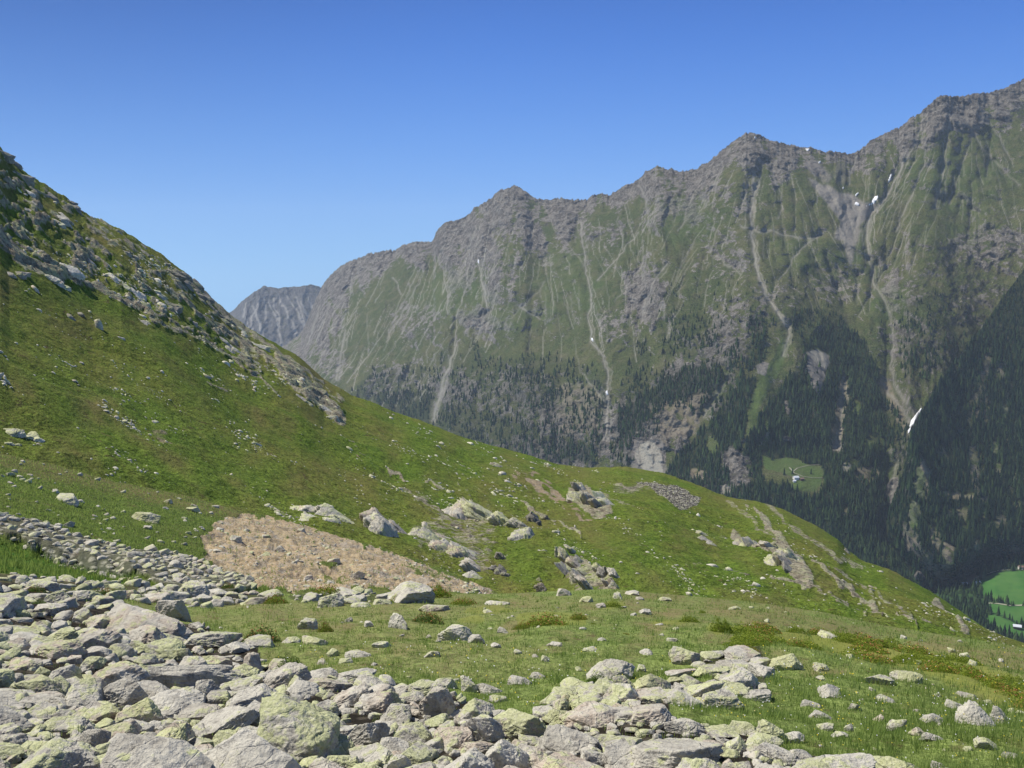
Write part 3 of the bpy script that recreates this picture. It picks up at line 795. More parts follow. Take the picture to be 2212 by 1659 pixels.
def tree_points(L, dens, x0, x1, y0, y1, step, seed, lim=None):
    r = np.random.default_rng(seed)
    xs = np.arange(x0, x1, step[0]); ys = np.arange(y0, y1, step[1])
    X, Yy = np.meshgrid(xs, ys)
    X = X + r.uniform(-.5, .5, X.shape) * step[0]; Yy = Yy + r.uniform(-.5, .5, X.shape) * step[1]
    X = X.ravel(); Yy = Yy.ravel()
    d = look(dens, X, Yy)
    cl = fbm(X / 20, Yy / 40, 6.1, 3) * 1.7 + .5
    keep = r.uniform(0, 1, X.shape) < np.where(d > .85, d * np.clip(.72 + .8 * cl, 0, 1), np.clip(d * (0.25 + 1.5 * cl), 0, 1))
    keep &= d > .02
    if lim is not None: keep &= lim(X, Yy)
    X = X[keep]; Yy = Yy[keep]
    return X, Yy, L.sample(X, Yy)


hill_sky = curve([(-700, 170), (-300, 225), (-60, 290), (0, 313), (20, 345), (60, 375), (100, 400), (155, 437), (200, 470), (262, 493), (300, 520), (350, 550), (400, 590), (440, 625), (470, 655), (500, 682), (540, 712), (600, 745), (650, 775),
                  (700, 820), (760, 855), (800, 868), (850, 890), (900, 905), (950, 925), (1000, 945), (1060, 962), (1150, 985), (1200, 1000), (1260, 1008), (1350, 1008), (1430, 1022), (1500, 1045), (1570, 1072), (1640, 1085),
                  (1700, 1105), (1760, 1135), (1810, 1165), (1830, 1187), (1860, 1207), (1920, 1230), (2000, 1275), (2060, 1315), (2120, 1350), (2170, 1375), (2212, 1392), (2300, 1430), (2700, 1600)])
below_mt = lambda x, y: (y > m_sky(x) + 6) & (y < m_base(x)) & (y < hill_sky(x) + 30)
xa, ya, Pa = tree_points(MT, wood, 640, 2120, 540, 1420, (5.0, 5.2), 21, lambda x, y: below_mt(x, y) & ((x < 1916) | (y < s_crest(x)) | (y > s_base(x))))
xb, yb, Pb = tree_points(SPUR, swood, 1922, 2330, 540, 1300, (5.4, 5.6), 22, lambda x, y: (y > s_crest(x) + 1) & (y < s_base(x) + 3))
vmap = np.where(vw > .5, .95, .006).astype(np.float32)
xc, yc, Pc = tree_points(VL, vmap, 2030, 2330, 1188, 1430, (6, 5.5), 23, lambda x, y: (y > v_top(x) + 2))
TX = np.concatenate([xa, xb, xc]); TY = np.concatenate([ya, yb, yc]); TP = np.concatenate([Pa, Pb, Pc])
zone = np.concatenate([np.zeros(len(xa)), np.ones(len(xb)), np.full(len(xc), 2)])
r = np.random.default_rng(31)
TH = np.clip(r.normal(16, 4.6, len(TX)), 6, 27) * np.where(zone == 1, 1.02, 1) * (.7 + .3 * sstep(600, 800, TY))
size = TH / TP[:, 1] * (1 + 0 * TX)
# visible, inside the frame, and with their foot not behind the near hill
vis = (TX > 5) & (TX < 2205) & (TY < hill_sky(TX) - 4)
order = np.argsort(-(size * vis))
single = np.zeros(len(TX), bool); single[order[:300]] = True
print('trees', len(TX))
temps = [conifer_template(3, 6, s) for s in range(6)]
allV = []; allF = []; allT = []; off = 0
which = r.integers(0, 6, len(TX)); rot = r.uniform(0, 6.28, len(TX)); tint = np.clip(r.normal(.46, .36, len(TX)), 0, 1)
wid = r.uniform(1.0, 1.5, len(TX)); tint = np.clip(tint - .30 * (zone == 1), 0, 1)
for k in range(6):
    idx = np.where((which == k) & ~single)[0]
    V, Fc = temps[k]; n = len(V)
    c = np.cos(rot[idx])[:, None]; s = np.sin(rot[idx])[:, None]; h = TH[idx][:, None]; w = wid[idx][:, None]
    vx = (V[None, :, 0] * c - V[None, :, 1] * s) * h * w + TP[idx, 0][:, None]
    vy = (V[None, :, 0] * s + V[None, :, 1] * c) * h * w + TP[idx, 1][:, None]
    vz = V[None, :, 2] * h + TP[idx, 2][:, None] - 1.0
    allV.append(np.stack([vx, vy, vz], -1).reshape(-1, 3))
    allF.append((Fc[None] + (np.arange(len(idx)) * n)[:, None, None]).reshape(-1, 3) + off)
    allT.append(np.repeat(tint[idx], n)); off += n * len(idx)
me = make_mesh('conifer_forest', np.concatenate(allV), np.concatenate(allF), [mat_con], False, {'tint': np.concatenate(allT)})
add_obj('conifer_forest', me, 'stuff', 'dark conifer forest covering the lower mountain slopes across the valley', 'forest')
tmes = []
for k in range(8):
    V, Fc = conifer_template(5, 8, 40 + k)
    tr = []; b = len(V)
    for i in range(5): tr.append((.012 * math.cos(i * 1.257), .012 * math.sin(i * 1.257), -.05))
    for i in range(5): tr.append((.010 * math.cos(i * 1.257), .010 * math.sin(i * 1.257), .2))
    tf = []
    for i in range(5):
        j = (i + 1) % 5
        tf += [(b + i, b + j, b + 5 + j), (b + i, b + 5 + j, b + 5 + i)]
    V2 = np.concatenate([V, np.array(tr)]); F2 = np.concatenate([Fc, np.array(tf)])
    tmes.append(make_mesh('conifer_tree', V2, F2, [mat_con, mat_bark], False, {'tint': np.full(len(V2), .15 + .07 * k)}, np.concatenate([np.zeros(len(Fc)), np.ones(len(tf))])))
tl = {0: ('small dark conifer in the forest across the valley, below the hut meadow', 'conifers of the forest below the hut meadow'),
      1: ('small dark conifer on the steep wooded spur at right', 'conifers of the wooded spur at right'),
      2: ('dark conifer beside the bright hay meadows on the valley floor', 'conifers beside the valley meadows')}
for i in np.where(single)[0]:
    lab, grp = tl[int(zone[i])]
    o = add_obj('conifer_tree', tmes[i % 8], 'thing', lab, 'conifer', grp, loc=tuple(TP[i] - np.array([0, 0, .8])))
    o.scale = (TH[i] * wid[i], TH[i] * wid[i], TH[i]); o.rotation_euler = (0, 0, rot[i])

# single trees on the alp meadow
for x, y, h, lab in [(1752, 1024, 16, 'lone dark conifer inside the curve of the track on the hut meadow'), (1694, 1026, 20, 'tall pointed conifer at the lower left edge of the hut meadow'),
                     (1712, 1024, 17, 'conifer standing just left of the hut on its meadow')]:
    p = MT.sample(x, y)[0]
    o = add_obj('conifer_tree', tmes[2], 'thing', lab, 'conifer', None, loc=tuple(p)); o.scale = (h * 1.1, h * 1.1, h)

# ------------------------------------------------------------------ snow
t_ = NT('old_snow', .6, .3); mat_snow = t_.done(t_.mix(t_.noise(.08, 4), (.60, .60, .58), (.80, .81, .83)), t_.bump(t_.noise(.06, 4), 3, .6))


def snow(L, pts, name_label, thick=3.0, group=None, res=1.5):
    p = np.array(pts, float)
    x0, y0 = p.min(0) - 2; x1, y1 = p.max(0) + 2
    xs = np.arange(x0, x1, res); ys = np.arange(y0, y1, res)
    X, Yy = np.meshgrid(xs, ys)
    wx = X + 1.2 * noise(X / 4, Yy / 4, 2.2); wy = Yy + 1.2 * noise(X / 4, Yy / 4, 5.2)
    ins = np.zeros(X.shape, bool)
    for i in range(len(p)):
        ax, ay = p[i]; bx, by = p[(i + 1) % len(p)]
        if ay == by: continue
        ins ^= ((ay > wy) != (by > wy)) & (wx < (bx - ax) * (wy - ay) / (by - ay) + ax)
    P = L.sample(X.ravel(), Yy.ravel()).reshape(X.shape + (3,))
    # an even sheet: smooth what lies under it, thickest in the middle
    idx = -np.ones(X.shape, int); idx[ins] = np.arange(ins.sum())
    inner = ins.copy(); inner[1:] &= ins[:-1]; inner[:-1] &= ins[1:]; inner[:, 1:] &= ins[:, :-1]; inner[:, :-1] &= ins[:, 1:]
    P = P + np.where(inner, thick, -.3)[..., None] * np.array([0, -.6, .8])
    fs = []
    for j in range(X.shape[0] - 1):
        for i in range(X.shape[1] - 1):
            q = (idx[j, i], idx[j, i + 1], idx[j + 1, i + 1], idx[j + 1, i])
            if min(q) >= 0: fs.append(q)
    if not fs: print('empty snow', name_label); return
    add_obj('snow_patch', make_mesh('snow_patch', P[ins], np.array(fs)[:, ::-1], [mat_snow]), 'thing', name_label, 'snow patch', group)


snow(MT, [(1917, 392), (1923, 376), (1929, 377), (1925, 390), (1915, 400)], 'small bright snow patch highest in the steep gully right of the scree bowl', 5)
snow(MT, [(1880, 440), (1888, 425), (1897, 422), (1898, 430), (1888, 441), (1870, 448), (1866, 446)], 'largest white snow patch at the foot of the gully on the scree bowl', 5)
snow(MT, [(1845, 423), (1853, 416), (1856, 418), (1849, 427)], 'thin slanting snow patch in the middle of the scree bowl', 5, res=1)
snow(MT, [(1845, 440), (1850, 438), (1856, 441), (1857, 446), (1852, 445), (1845, 444)], 'small curved snow patch low on the scree bowl', 5, res=1)
snow(MT, [(1819, 405), (1824, 405), (1824, 409), (1819, 409)], 'tiny snow dot at the upper edge of the scree bowl', 5, res=1)
snow(MT, [(1738, 322), (1746, 321), (1750, 325), (1742, 327)], 'tiny snow patch just under the ridge right of the summit', 5, res=1)
snow(MT, [(1768, 348), (1773, 348), (1773, 353), (1768, 353)], 'tiny snow dot on the grey scree above the bowl', 5, res=1)
snow(MT, [(1630, 295), (1634, 295), (1634, 299), (1629, 298)], 'tiny snow dot close under the pointed summit', 5, res=1)
snow(MT, [(1960, 935), (1965, 912), (1975, 898), (1988, 882), (1993, 882), (1987, 897), (1977, 913), (1968, 928), (1963, 942)], 'long white avalanche snow tongue in the gorge beside the wooded spur', 6)
snow(MT, [(1276, 728), (1281, 731), (1282, 738), (1277, 736)], 'tiny snow dot in the long runnel of the middle mountain', 5, res=1)
snow(MT, [(1307, 846), (1313, 845), (1314, 855), (1309, 853)], 'small snow dot where two runnels meet above the dark wood', 5, res=1)
snow(MT, [(1031, 560), (1035, 561), (1036, 570), (1032, 570)], 'tiny snow streak at the head of the runnel below the domed summit', 5, res=1)

# ------------------------------------------------------------------ huts
t_ = NT('plaster_wall', .8); mat_wall = t_.done((.72, .70, .64))
t_ = NT('timber_wall', .8); mat_timb = t_.done((.14, .085, .05))
t_ = NT('metal_roof', .45, .5); mat_roofw = t_.done((.62, .63, .66))
t_ = NT('shingle_roof', .8); mat_roofd = t_.done((.20, .13, .10))
t_ = NT('window_glass', .2, .5); mat_win = t_.done((.03, .035, .04))


def house(L, x, y, w, d, h, rz, wm, rm, label, group='huts and farmhouses in the valley'):
    p = L.sample(x, y)[0]
    e = add_obj('mountain_hut', None, 'thing', label, 'house', group, loc=tuple(p + np.array([0, 0, -1.5]))); e.rotation_euler = (0, 0, rz)
    w2, d2 = w / 2, d / 2; hh = h + 1.5; rh = d * .32
    V = [(-w2, -d2, 0), (w2, -d2, 0), (w2, d2, 0), (-w2, d2, 0), (-w2, -d2, hh), (w2, -d2, hh), (w2, d2, hh), (-w2, d2, hh), (-w2, 0, hh + rh), (w2, 0, hh + rh)]
    Fq = [(0, 1, 5, 4), (1, 2, 6, 5), (2, 3, 7, 6), (3, 0, 4, 7)]
    me = bpy.data.meshes.new('wall'); me.from_pydata(V, [], Fq + [(4, 8, 7), (5, 6, 9)]); me.materials.append(wm)
    add_obj('wall', me, parent=e)
    o = .8; th = .35
    V = []; Fq = []
    for s in (-1, 1):
        b = len(V)
        for dz in (.02, th):
            V += [(-w2 - o, 0, hh + rh + dz), (w2 + o, 0, hh + rh + dz), (w2 + o, s * (d2 + o), hh - rh * o / d2 + dz), (-w2 - o, s * (d2 + o), hh - rh * o / d2 + dz)]
        Fq += [(b + 4, b + 5, b + 6, b + 7), (b, b + 3, b + 2, b + 1), (b, b + 1, b + 5, b + 4), (b + 1, b + 2, b + 6, b + 5), (b + 2, b + 3, b + 7, b + 6), (b + 3, b, b + 4, b + 7)]
    me = bpy.data.meshes.new('roof'); me.from_pydata(V, [], Fq); me.materials.append(rm)
    add_obj('roof', me, parent=e)
    for k in (-1, 1):
        me = bpy.data.meshes.new('window')
        cx = k * w * .22
        V = [(cx - .7, -d2 - .05, hh - 2.4), (cx + .7, -d2 - .05, hh - 2.4), (cx + .7, -d2 - .05, hh - 1), (cx - .7, -d2 - .05, hh - 1)]
        V += [(a, b + .04, c) for a, b, c in V]
        me.from_pydata(V, [], [(0, 1, 2, 3), (4, 7, 6, 5), (0, 4, 5, 1), (1, 5, 6, 2), (2, 6, 7, 3), (3, 7, 4, 0)]); me.materials.append(mat_win)
        add_obj('window', me, parent=e)
    return e


house(MT, 1719, 1035, 13, 10, 5, .25, mat_wall, mat_roofw, 'white hut with pale roof on the alp meadow above the forest')
house(MT, 1732, 1037, 9, 7, 4, .2, mat_timb, mat_roofd, 'brown timber barn right beside the white hut')
house(MT, 1716, 1041, 7, 5, 3, .1, mat_wall, mat_roofw, 'small white shed in front of the white hut')
house(VL, 2197, 1358, 13, 9, 5, -.4, mat_timb, mat_roofw, 'farm barn with pale roof low on the valley meadow at right edge')
house(VL, 2112, 1262, 10, 8, 4, .3, mat_wall, mat_roofw, 'white farmhouse at the left end of the bright hay meadow')
house(VL, 2084, 1264, 9, 7, 4, .1, mat_wall, mat_roofw, 'tiny pale hut by the tan clearing left of the hay meadow')
house(VL, 2205, 1229, 10, 8, 5, -.2, mat_wall, mat_roofd, 'small house with reddish roof above the hay meadow at right edge')


# ================================================================== NEAR HILLSIDES
C1 = curve([(-700, 1190), (0, 1238), (150, 1255), (280, 1262), (400, 1285), (480, 1290), (570, 1283), (1075, 1283), (1200, 1277), (1320, 1272), (1420, 1282), (1500, 1288), (1622, 1300), (1782, 1323),
            (1902, 1350), (2022, 1369), (2156, 1389), (2212, 1400), (2900, 1500)])
C1Y = curve([(-700, 36), (0, 40), (500, 44), (1070, 48), (1500, 50), (1900, 46), (2212, 42), (2900, 38)])
n_top = curve([(-700, 880), (0, 978), (100, 1000), (250, 1040), (400, 1070), (510, 1102), (600, 1118), (760, 1163), (900, 1208), (1060, 1272), (1100, 1296), (1200, 1340), (1400, 1420)])
n_topY = scurve([(-700, 76), (0, 82), (250, 94), (510, 102), (760, 99), (1060, 82), (1400, 72)])
h_baseY = scurve([(-700, 105), (0, 112), (510, 122), (1060, 102), (1200, 96), (1600, 92), (2212, 66), (2900, 58)])
h_topY = scurve([(-700, 250), (0, 290), (250, 350), (500, 400), (735, 425), (1150, 420), (1350, 440), (1500, 400), (1640, 360), (1780, 310), (1830, 280), (2000, 230), (2212, 150), (2900, 110)], 90)


_hb = scurve([(-700, 930), (0, 1022), (250, 1088), (510, 1150), (760, 1215), (900, 1266), (1000, 1300), (1080, 1318), (1200, 1312), (1320, 1304), (1420, 1312), (1500, 1318), (1622, 1330), (1782, 1353), (1902, 1380), (2022, 1400), (2212, 1432), (2900, 1530)], 50)


def h_base(x): return _hb(x)


def hill_sky_j(x):
    a = np.interp(x, [0, 600, 760, 1400, 2212], [5.5, 4, 1.5, 2.2, 2.5])
    return hill_sky(x) + a * fbm(np.asarray(x) / 26, np.asarray(x) * 0 + 3.1, .5, 4, .6) + a * .25 * noise(np.asarray(x) / 3.5, np.asarray(x) * 0, 1.5)


FG = Layer(-700, 2900, 4.0, [(lambda x: x * 0 + 3300., lambda x: x * 0 + 2.0), (lambda x: x * 0 + 1659., lambda x: x * 0 + 9.5), (C1, C1Y)], [60, 240])
NS = Layer(-700, 1400, 3.0, [(lambda x: np.maximum(C1(x) + 25, n_top(x) + 20), lambda x: C1Y(x) + 1.5), (n_top, n_topY)], [220])
HL = Layer(-700, 2900, 2.6, [(h_base, h_baseY), (lambda x: h_base(x) * .45 + hill_sky(x) * .55, lambda x: 1 / (.36 / h_baseY(x) + .64 / h_topY(x))), (hill_sky, h_topY)], [220, 300])
HL.ragged(hill_sky_j, hill_sky, 60)

# --- what grows and lies where on the hill
hrock = newmap(); hsand = newmap(); hdry = newmap(); hscree = newmap(); hlush = newmap()
A37 = math.radians(33)
st4 = canvas_noise(46, 7, 2.9, 4, A37); st1 = canvas_noise(70, 16, 3.7, 4, A37); st2 = canvas_noise(24, 9, 6.2, 3, A37); st3 = canvas_noise(90, 40, 7.9, 3, A37)
band = newmap()
poly(band, [(-40, 300), (60, 375), (155, 437), (262, 493), (350, 550), (440, 625), (500, 682), (600, 745), (700, 820), (790, 862), (740, 880), (738, 908), (700, 892), (640, 858), (560, 812), (450, 745), (330, 692), (260, 655), (130, 603), (-40, 520)], 1.0, 2.2, feather=9)
band *= 1 - .45 * sstep(430, 700, gx) * (1 - np.exp(-((gx - 715) / 30) ** 2)) * sstep(0, 60, 40 + gy - hill_sky(gx[0])[None])
hrock = np.clip(band * (.27 + st1 * 1.4 + st2 * .9), 0, 1)
hrock = np.maximum(hrock, np.clip((st4 - .33) * 3.2 + (st2 - .2) * .8, 0, .8) * (gx > 250) * sstep(0, 1, (gx - 250) / 400) * (1 - .6 * (gx < 700)))
hlush = np.clip(.5 * (1 - band) * (st3 + .2), 0, 1)
hdry = np.clip(canvas_noise(120, 60, 9.4, 4, A37) * 1.4 + .15, 0, 1)
for pts, a, b, v in [([(0, 520), (60, 580), (200, 620), (300, 660)], 14, 8, .8), ([(390, 640), (430, 680), (540, 745), (640, 830)], 5, 7, .8), ([(600, 770), (660, 830), (735, 905)], 10, 12, .95),
                     ([(400, 600), (500, 690), (600, 760), (700, 830)], 7, 3, .7), ([(330, 690), (430, 735), (560, 800)], 5, 5, .6), ([(450, 830), (490, 850)], 4, 3, .6),
                     ([(610, 815), (680, 870), (735, 915)], 7, 4, .8), ([(730, 945), (800, 985)], 2, 3, .4), ([(1050, 1090), (1130, 1150)], 5, 3, .4), ([(1290, 1065), (1370, 1105)], 4, 5, .5),
                     ([(1650, 1080), (1700, 1130), (1790, 1190), (1860, 1230)], 5, 4, .55), ([(1570, 1080), (1640, 1130), (1700, 1175)], 4, 5, .5), ([(1800, 1215), (1850, 1250), (1900, 1310)], 3, 3, .5),
                     ([(1690, 1240), (1790, 1280), (1870, 1330)], 5, 3, .55), ([(1870, 1270), (1960, 1330), (2010, 1355)], 3, 3, .5), ([(2040, 1320), (2090, 1365)], 5, 3, .6), ([(1520, 1145), (1600, 1160), (1660, 1175)], 3, 3, .4),
                     ([(1500, 1210), (1560, 1220), (1620, 1235)], 4, 3, .4), ([(1340, 1060), (1460, 1055)], 5, 6, .45), ([(1000, 1060), (1040, 1100)], 3, 3, .4), ([(1180, 1130), (1240, 1180), (1330, 1270)], 2, 3, .35)]:
    line(hrock, pts, a, b, v, warp=.9)
for pts, a, b, v in [([(1630, 1099), (1665, 1135), (1704, 1176), (1730, 1220), (1746, 1252)], 4, 8, .9), ([(1670, 1240), (1710, 1255), (1758, 1267)], 5, 5, .95), ([(1755, 1210), (1790, 1240), (1840, 1280), (1902, 1328)], 5, 5, .95),
                     ([(1936, 1328), (1976, 1358)], 2, 2, .8), ([(2020, 1300), (2050, 1330), (2090, 1368)], 5, 4, .95), ([(1879, 1257), (1896, 1270)], 3, 2, .9), ([(1585, 1150), (1620, 1175), (1660, 1200)], 6, 6, .8),
                     ([(1440, 1055), (1330, 1050)], 3, 4, .7), ([(1130, 1085), (1190, 1130), (1250, 1165)], 3, 3, .8), ([(840, 1010), (880, 1030)], 2, 2, .8), ([(920, 1040), (960, 1052)], 4, 2, .8),
                     ([(430, 720), (520, 790), (600, 850)], 3, 3, .7), ([(300, 660), (420, 720)], 3, 3, .7)]:
    line(hrock, pts, a, b, v, warp=1.3, soft=.9)
poly(hrock, [(1640, 1165), (1700, 1170), (1760, 1250), (1730, 1250), (1670, 1215)], .8, 1.0, feather=2)
poly(hrock, [(960, 1110), (1080, 1120), (1060, 1250), (900, 1190), (880, 1130)], .45, 1.2, feather=4)
poly(hrock, [(1200, 1205), (1260, 1215), (1350, 1272), (1240, 1270)], .6, 1.0, feather=2)
poly(hrock, [(1225, 1050), (1270, 1050), (1325, 1110), (1290, 1130), (1240, 1090)], .7, 1.0, feather=2)
line(hsand, [(760, 972), (780, 990), (821, 1022), (870, 1055), (911, 1077), (968, 1120), (1018, 1157)], 2, 8, .5, warp=1.8, soft=1.0)
line(hrock, [(870, 1050), (911, 1077), (968, 1120), (1030, 1165)], 6, 14, .6, warp=1.6, soft=1.0)
poly(hsand, [(1085, 1015), (1130, 1012), (1170, 1020), (1240, 1085), (1300, 1140), (1250, 1130), (1180, 1080), (1120, 1050)], .55, 1.8, feather=5)
hsand *= np.clip(.8 + st4 * 1.2 + st2 * .8, .1, 1.1)
poly(hsand, [(320, 925), (360, 930), (385, 965), (345, 960)], .5, 1.0, feather=3)
poly(hsand, [(600, 815), (640, 830), (650, 850), (620, 845)], .4, 1.0, feather=3)
poly(hscree, [(1374, 1037), (1465, 1048), (1515, 1077), (1505, 1092), (1468, 1100), (1421, 1067)], 1.0, .5)
line(hscree, [(1330, 1058), (1380, 1052)], 5, 5, .4)
X = HL.points(); hz = X[..., 2]
hr = look(hrock, HL.x, HL.y); hs = look(hscree, HL.x, HL.y)
wx, wy = X[..., 0], X[..., 1]
tex = 2.6 * fbm(wx / 40, wy / 40, 2.2, 3) + .55 * fbm(wx / 7, wy / 9, 3.2, 3) + .34 * fbm(wx / 2.2, wy / 3.0, 4.2, 4, .65)
al = (wx * .75 + wy * .66) / 14; ac = (-wx * .66 + wy * .75) / 5
hrough = newmap(); hrough += np.clip(hrock * (.25 + .75 * (band > .2)), 0, 1)
rough = look(hrough, HL.x, HL.y) * (ridged(al, ac, hz / 9, 5, .5) * 2.1 + .5)
soft = sstep(-4, 50, HL.y - hill_sky(HL.x))
X[..., 2] += tex * (.3 + .7 * soft) + rough * (.45 + .55 * soft) + hs * .3 * noise(wx / 1.2, wy / 1.2, 3.3)
HL.P = X; HL.add_back([(3, 2), (12, 12), (40, 45), (120, 130), (300, 300)])

# --- near slope with the bare patch
nsand = newmap(); nlush = newmap(); nrub = newmap(); ndry = newmap(); nrock = newmap()
sand_poly = [(425, 1165), (470, 1130), (510, 1108), (600, 1118), (700, 1145), (770, 1170), (850, 1195), (910, 1215), (970, 1240), (1020, 1255), (1075, 1275), (1010, 1282), (900, 1272), (780, 1280), (640, 1280), (560, 1268), (480, 1240), (450, 1205)]
poly(nsand, sand_poly, 1.0, 2.6, feather=3)
nsand = np.clip(nsand + (nsand > .02) * (canvas_noise(14, 8, 3.3, 4) * .9 + canvas_noise(5, 3.5, 5.3, 3) * .7), 0, 1)
poly(nsand, [(690, 1205), (730, 1215), (720, 1228), (690, 1222)], .8, 1.0, 'cut'); poly(nsand, [(700, 1235), (760, 1240), (740, 1262), (700, 1255)], .5, 1.0, 'cut')
poly(nsand, [(860, 1212), (960, 1240), (980, 1258), (880, 1240)], .45, 1.2, 'cut')
poly(nsand, [(140, 1185), (170, 1190), (170, 1200), (140, 1196)], .5, .6)
poly(nlush, [(-60, 1140), (60, 1165), (140, 1188), (250, 1215), (300, 1245), (280, 1262), (150, 1258), (-60, 1240)], 1.0, .8, feather=3)
ribbon = [(-60, 1100), (40, 1125), (130, 1150), (230, 1185), (300, 1200), (380, 1200), (430, 1215), (480, 1245), (560, 1275), (500, 1295), (400, 1290), (340, 1265), (300, 1238), (200, 1210), (110, 1185), (40, 1155), (-60, 1130)]
poly(nrub, ribbon, 1.0, .7)
line(ndry, [(-60, 975), (100, 1012), (250, 1052), (400, 1082), (520, 1110)], 16, 14, .9, warp=1.2)
X = NS.points(); wx, wy = X[..., 0], X[..., 1]
sd = look(nsand, NS.x, NS.y)
X[..., 2] += .7 * fbm(wx / 14, wy / 14, 2.6, 3) * sstep(0, 40, NS.y - n_top(NS.x)) + .10 * fbm(wx / 1.5, wy / 1.5, 3.6, 3) + sd * (-.35 + .30 * fbm(wx / .9, wy / 1.2, 5.5, 4, .65) + .45 * ridged(wx / 5, wy / 6, 4.1, 4)) + .3 * look(nrub, NS.x, NS.y) - .5 * look(nlush, NS.x, NS.y)
NS.P = X; NS.add_back([(1, .5), (5, 4), (15, 14), (30, 26)])

# --- foreground slope
frub = newmap(); fdry = newmap(); flush_ = newmap()
boul = [(-60, 1262), (60, 1258), (160, 1300), (250, 1300), (330, 1340), (430, 1350), (470, 1370), (560, 1385), (560, 1430), (600, 1425), (650, 1462), (760, 1462), (850, 1480), (920, 1492), (990, 1520), (1090, 1555), (1140, 1560), (1180, 1550), (1190, 1500), (1250, 1475),
        (1350, 1490), (1430, 1480), (1470, 1465), (1560, 1480), (1570, 1540), (1450, 1545), (1440, 1590), (1560, 1600), (1650, 1590), (1700, 1640), (1930, 1640), (1960, 1720), (-60, 1720)]
poly(frub, boul, 1.0, .7)
poly(frub, [(1510, 1410), (1640, 1405), (1660, 1440), (1650, 1500), (1560, 1500)], .8, .8)
poly(frub, [(-60, 1235), (150, 1240), (300, 1262), (430, 1262), (600, 1280), (560, 1300), (430, 1310), (300, 1300), (150, 1300), (-60, 1300)], .75, 1.0)
poly(frub, [(620, 1285), (780, 1272), (950, 1280), (860, 1300), (760, 1310), (640, 1300)], .6, 1.0)
fdry = np.clip(canvas_noise(90, 24, 8.8, 4) * 1.8 + .25 - (gy - 1300) / 500 + .7 * np.exp(-((gy - C1(gx[0])[None] - 30) / 34) ** 2) * sstep(1250, 1500, gx), 0, 1)
X = FG.points(); wx, wy = X[..., 0], X[..., 1]
near_w = sstep(2, 7, wy)
X[..., 2] += near_w * (.30 * fbm(wx / 5, wy / 5, 2.9, 3) + .05 * fbm(wx / .6, wy / .6, 3.9, 3)) * sstep(-2, 40, FG.y - C1(FG.x))
FG.P = X; FG.add_back([(.6, .3), (2, 1.5), (6, 5), (15, 12)])


def meadow_mat(name, gA, gB, gC, dryC, lushC, sandC, rubC, s1, bumpd, rkA=(.22, .20, .165), rkB=(.46, .44, .37)):
    t = NT(name, .95, .08)
    rk, sd, sr = t.rgb('m1'); dr, lu, _ = t.rgb('m2')
    n0 = t.noise(.035 * s1, 3, .5); n1 = t.noise(.25 * s1, 5, .65); n2 = t.noise(1.1 * s1, 5, .7); n3 = t.noise(5.0 * s1, 3, .7)
    g = t.mix(t.ramp(n1, .38, .62), gA, gB)
    g = t.mix(t.ramp(n0, .40, .64, 0, .8), g, gC)
    g = t.mix(t.ramp(n2, .48, .62, 0, .75), g, tuple(c * .38 for c in gA))
    n2b = t.noise(2.3 * s1, 4, .7)
    g = t.mix(t.ramp(n2b, .52, .66, 0, .6), g, tuple(min(1, c * 1.6) for c in gB))
    g = t.mix(t.ramp(n2b, .46, .33, 0, .6), g, tuple(c * .35 for c in gA))
    g = t.mix(t.ramp(n3, .50, .66, 0, .5), g, tuple(min(1, c * 1.8) for c in gB))
    g = t.mix(t.math('MULTIPLY', dr, t.ramp(n1, .3, .62, .25, .85)), g, dryC)
    g = t.mix(t.math('MULTIPLY', t.ramp(t.noise(.6 * s1, 4, .7), .60, .68), .75), g, (.12, .085, .045))
    g = t.mix(t.math('MULTIPLY', lu, .85), g, lushC)
    # rock showing through
    rn = t.noise(.9 * s1, 6, .7)
    rc = t.mix(t.ramp(rn, .35, .6), rkA, rkB)
    rc = t.mix(t.ramp(t.noise(.5 * s1, 4, .6), .48, .60, 0, .7), rc, (.42, .44, .25))
    rc = t.mix(t.ramp(t.noise(2.2 * s1, 3, .6), .56, .66, 0, .8), rc, (.07, .06, .06))
    col = t.mix(t.ramp(t.math('ADD', rk, t.math('MULTIPLY', t.math('SUBTRACT', n2, .5), 1.6)), .40, .56), g, rc)
    sc_ = t.mix(t.ramp(n2, .35, .65), sandC, tuple(c * .62 for c in sandC))
    sc_ = t.mix(t.ramp(n1, .45, .62, 0, .7), sc_, (.38, .285, .18))
    sc_ = t.mix(t.ramp(t.noise(.4 * s1, 4, .6), .52, .64, 0, .7), sc_, (.36, .32, .26))
    sc_ = t.mix(t.ramp(n3, .56, .66, 0, .8), sc_, (.46, .43, .37)); sc_ = t.mix(t.ramp(t.voro(2.0 * s1), .30, .16, 0, .55), sc_, (.42, .39, .33))
    sc_ = t.mix(t.ramp(t.noise(3.1 * s1, 3, .6), .60, .68, 0, .8), sc_, (.11, .085, .06))
    col = t.mix(t.ramp(t.math('ADD', sd, t.math('MULTIPLY', t.math('SUBTRACT', n1, .5), .8)), .42, .56), col, sc_)
    vo = t.voro(1.3 * s1)
    rub = t.mix(t.ramp(vo, .25, .5), rubC, tuple(c * .3 for c in rubC))
    col = t.mix(sr, col, rub)
    b = t.bump(n1, bumpd * 2.2, .7); b = t.bump(n2, bumpd * 1.2, 1.0, b); b = t.bump(n3, bumpd * .3, .9, b)
    return t.done(col, b)


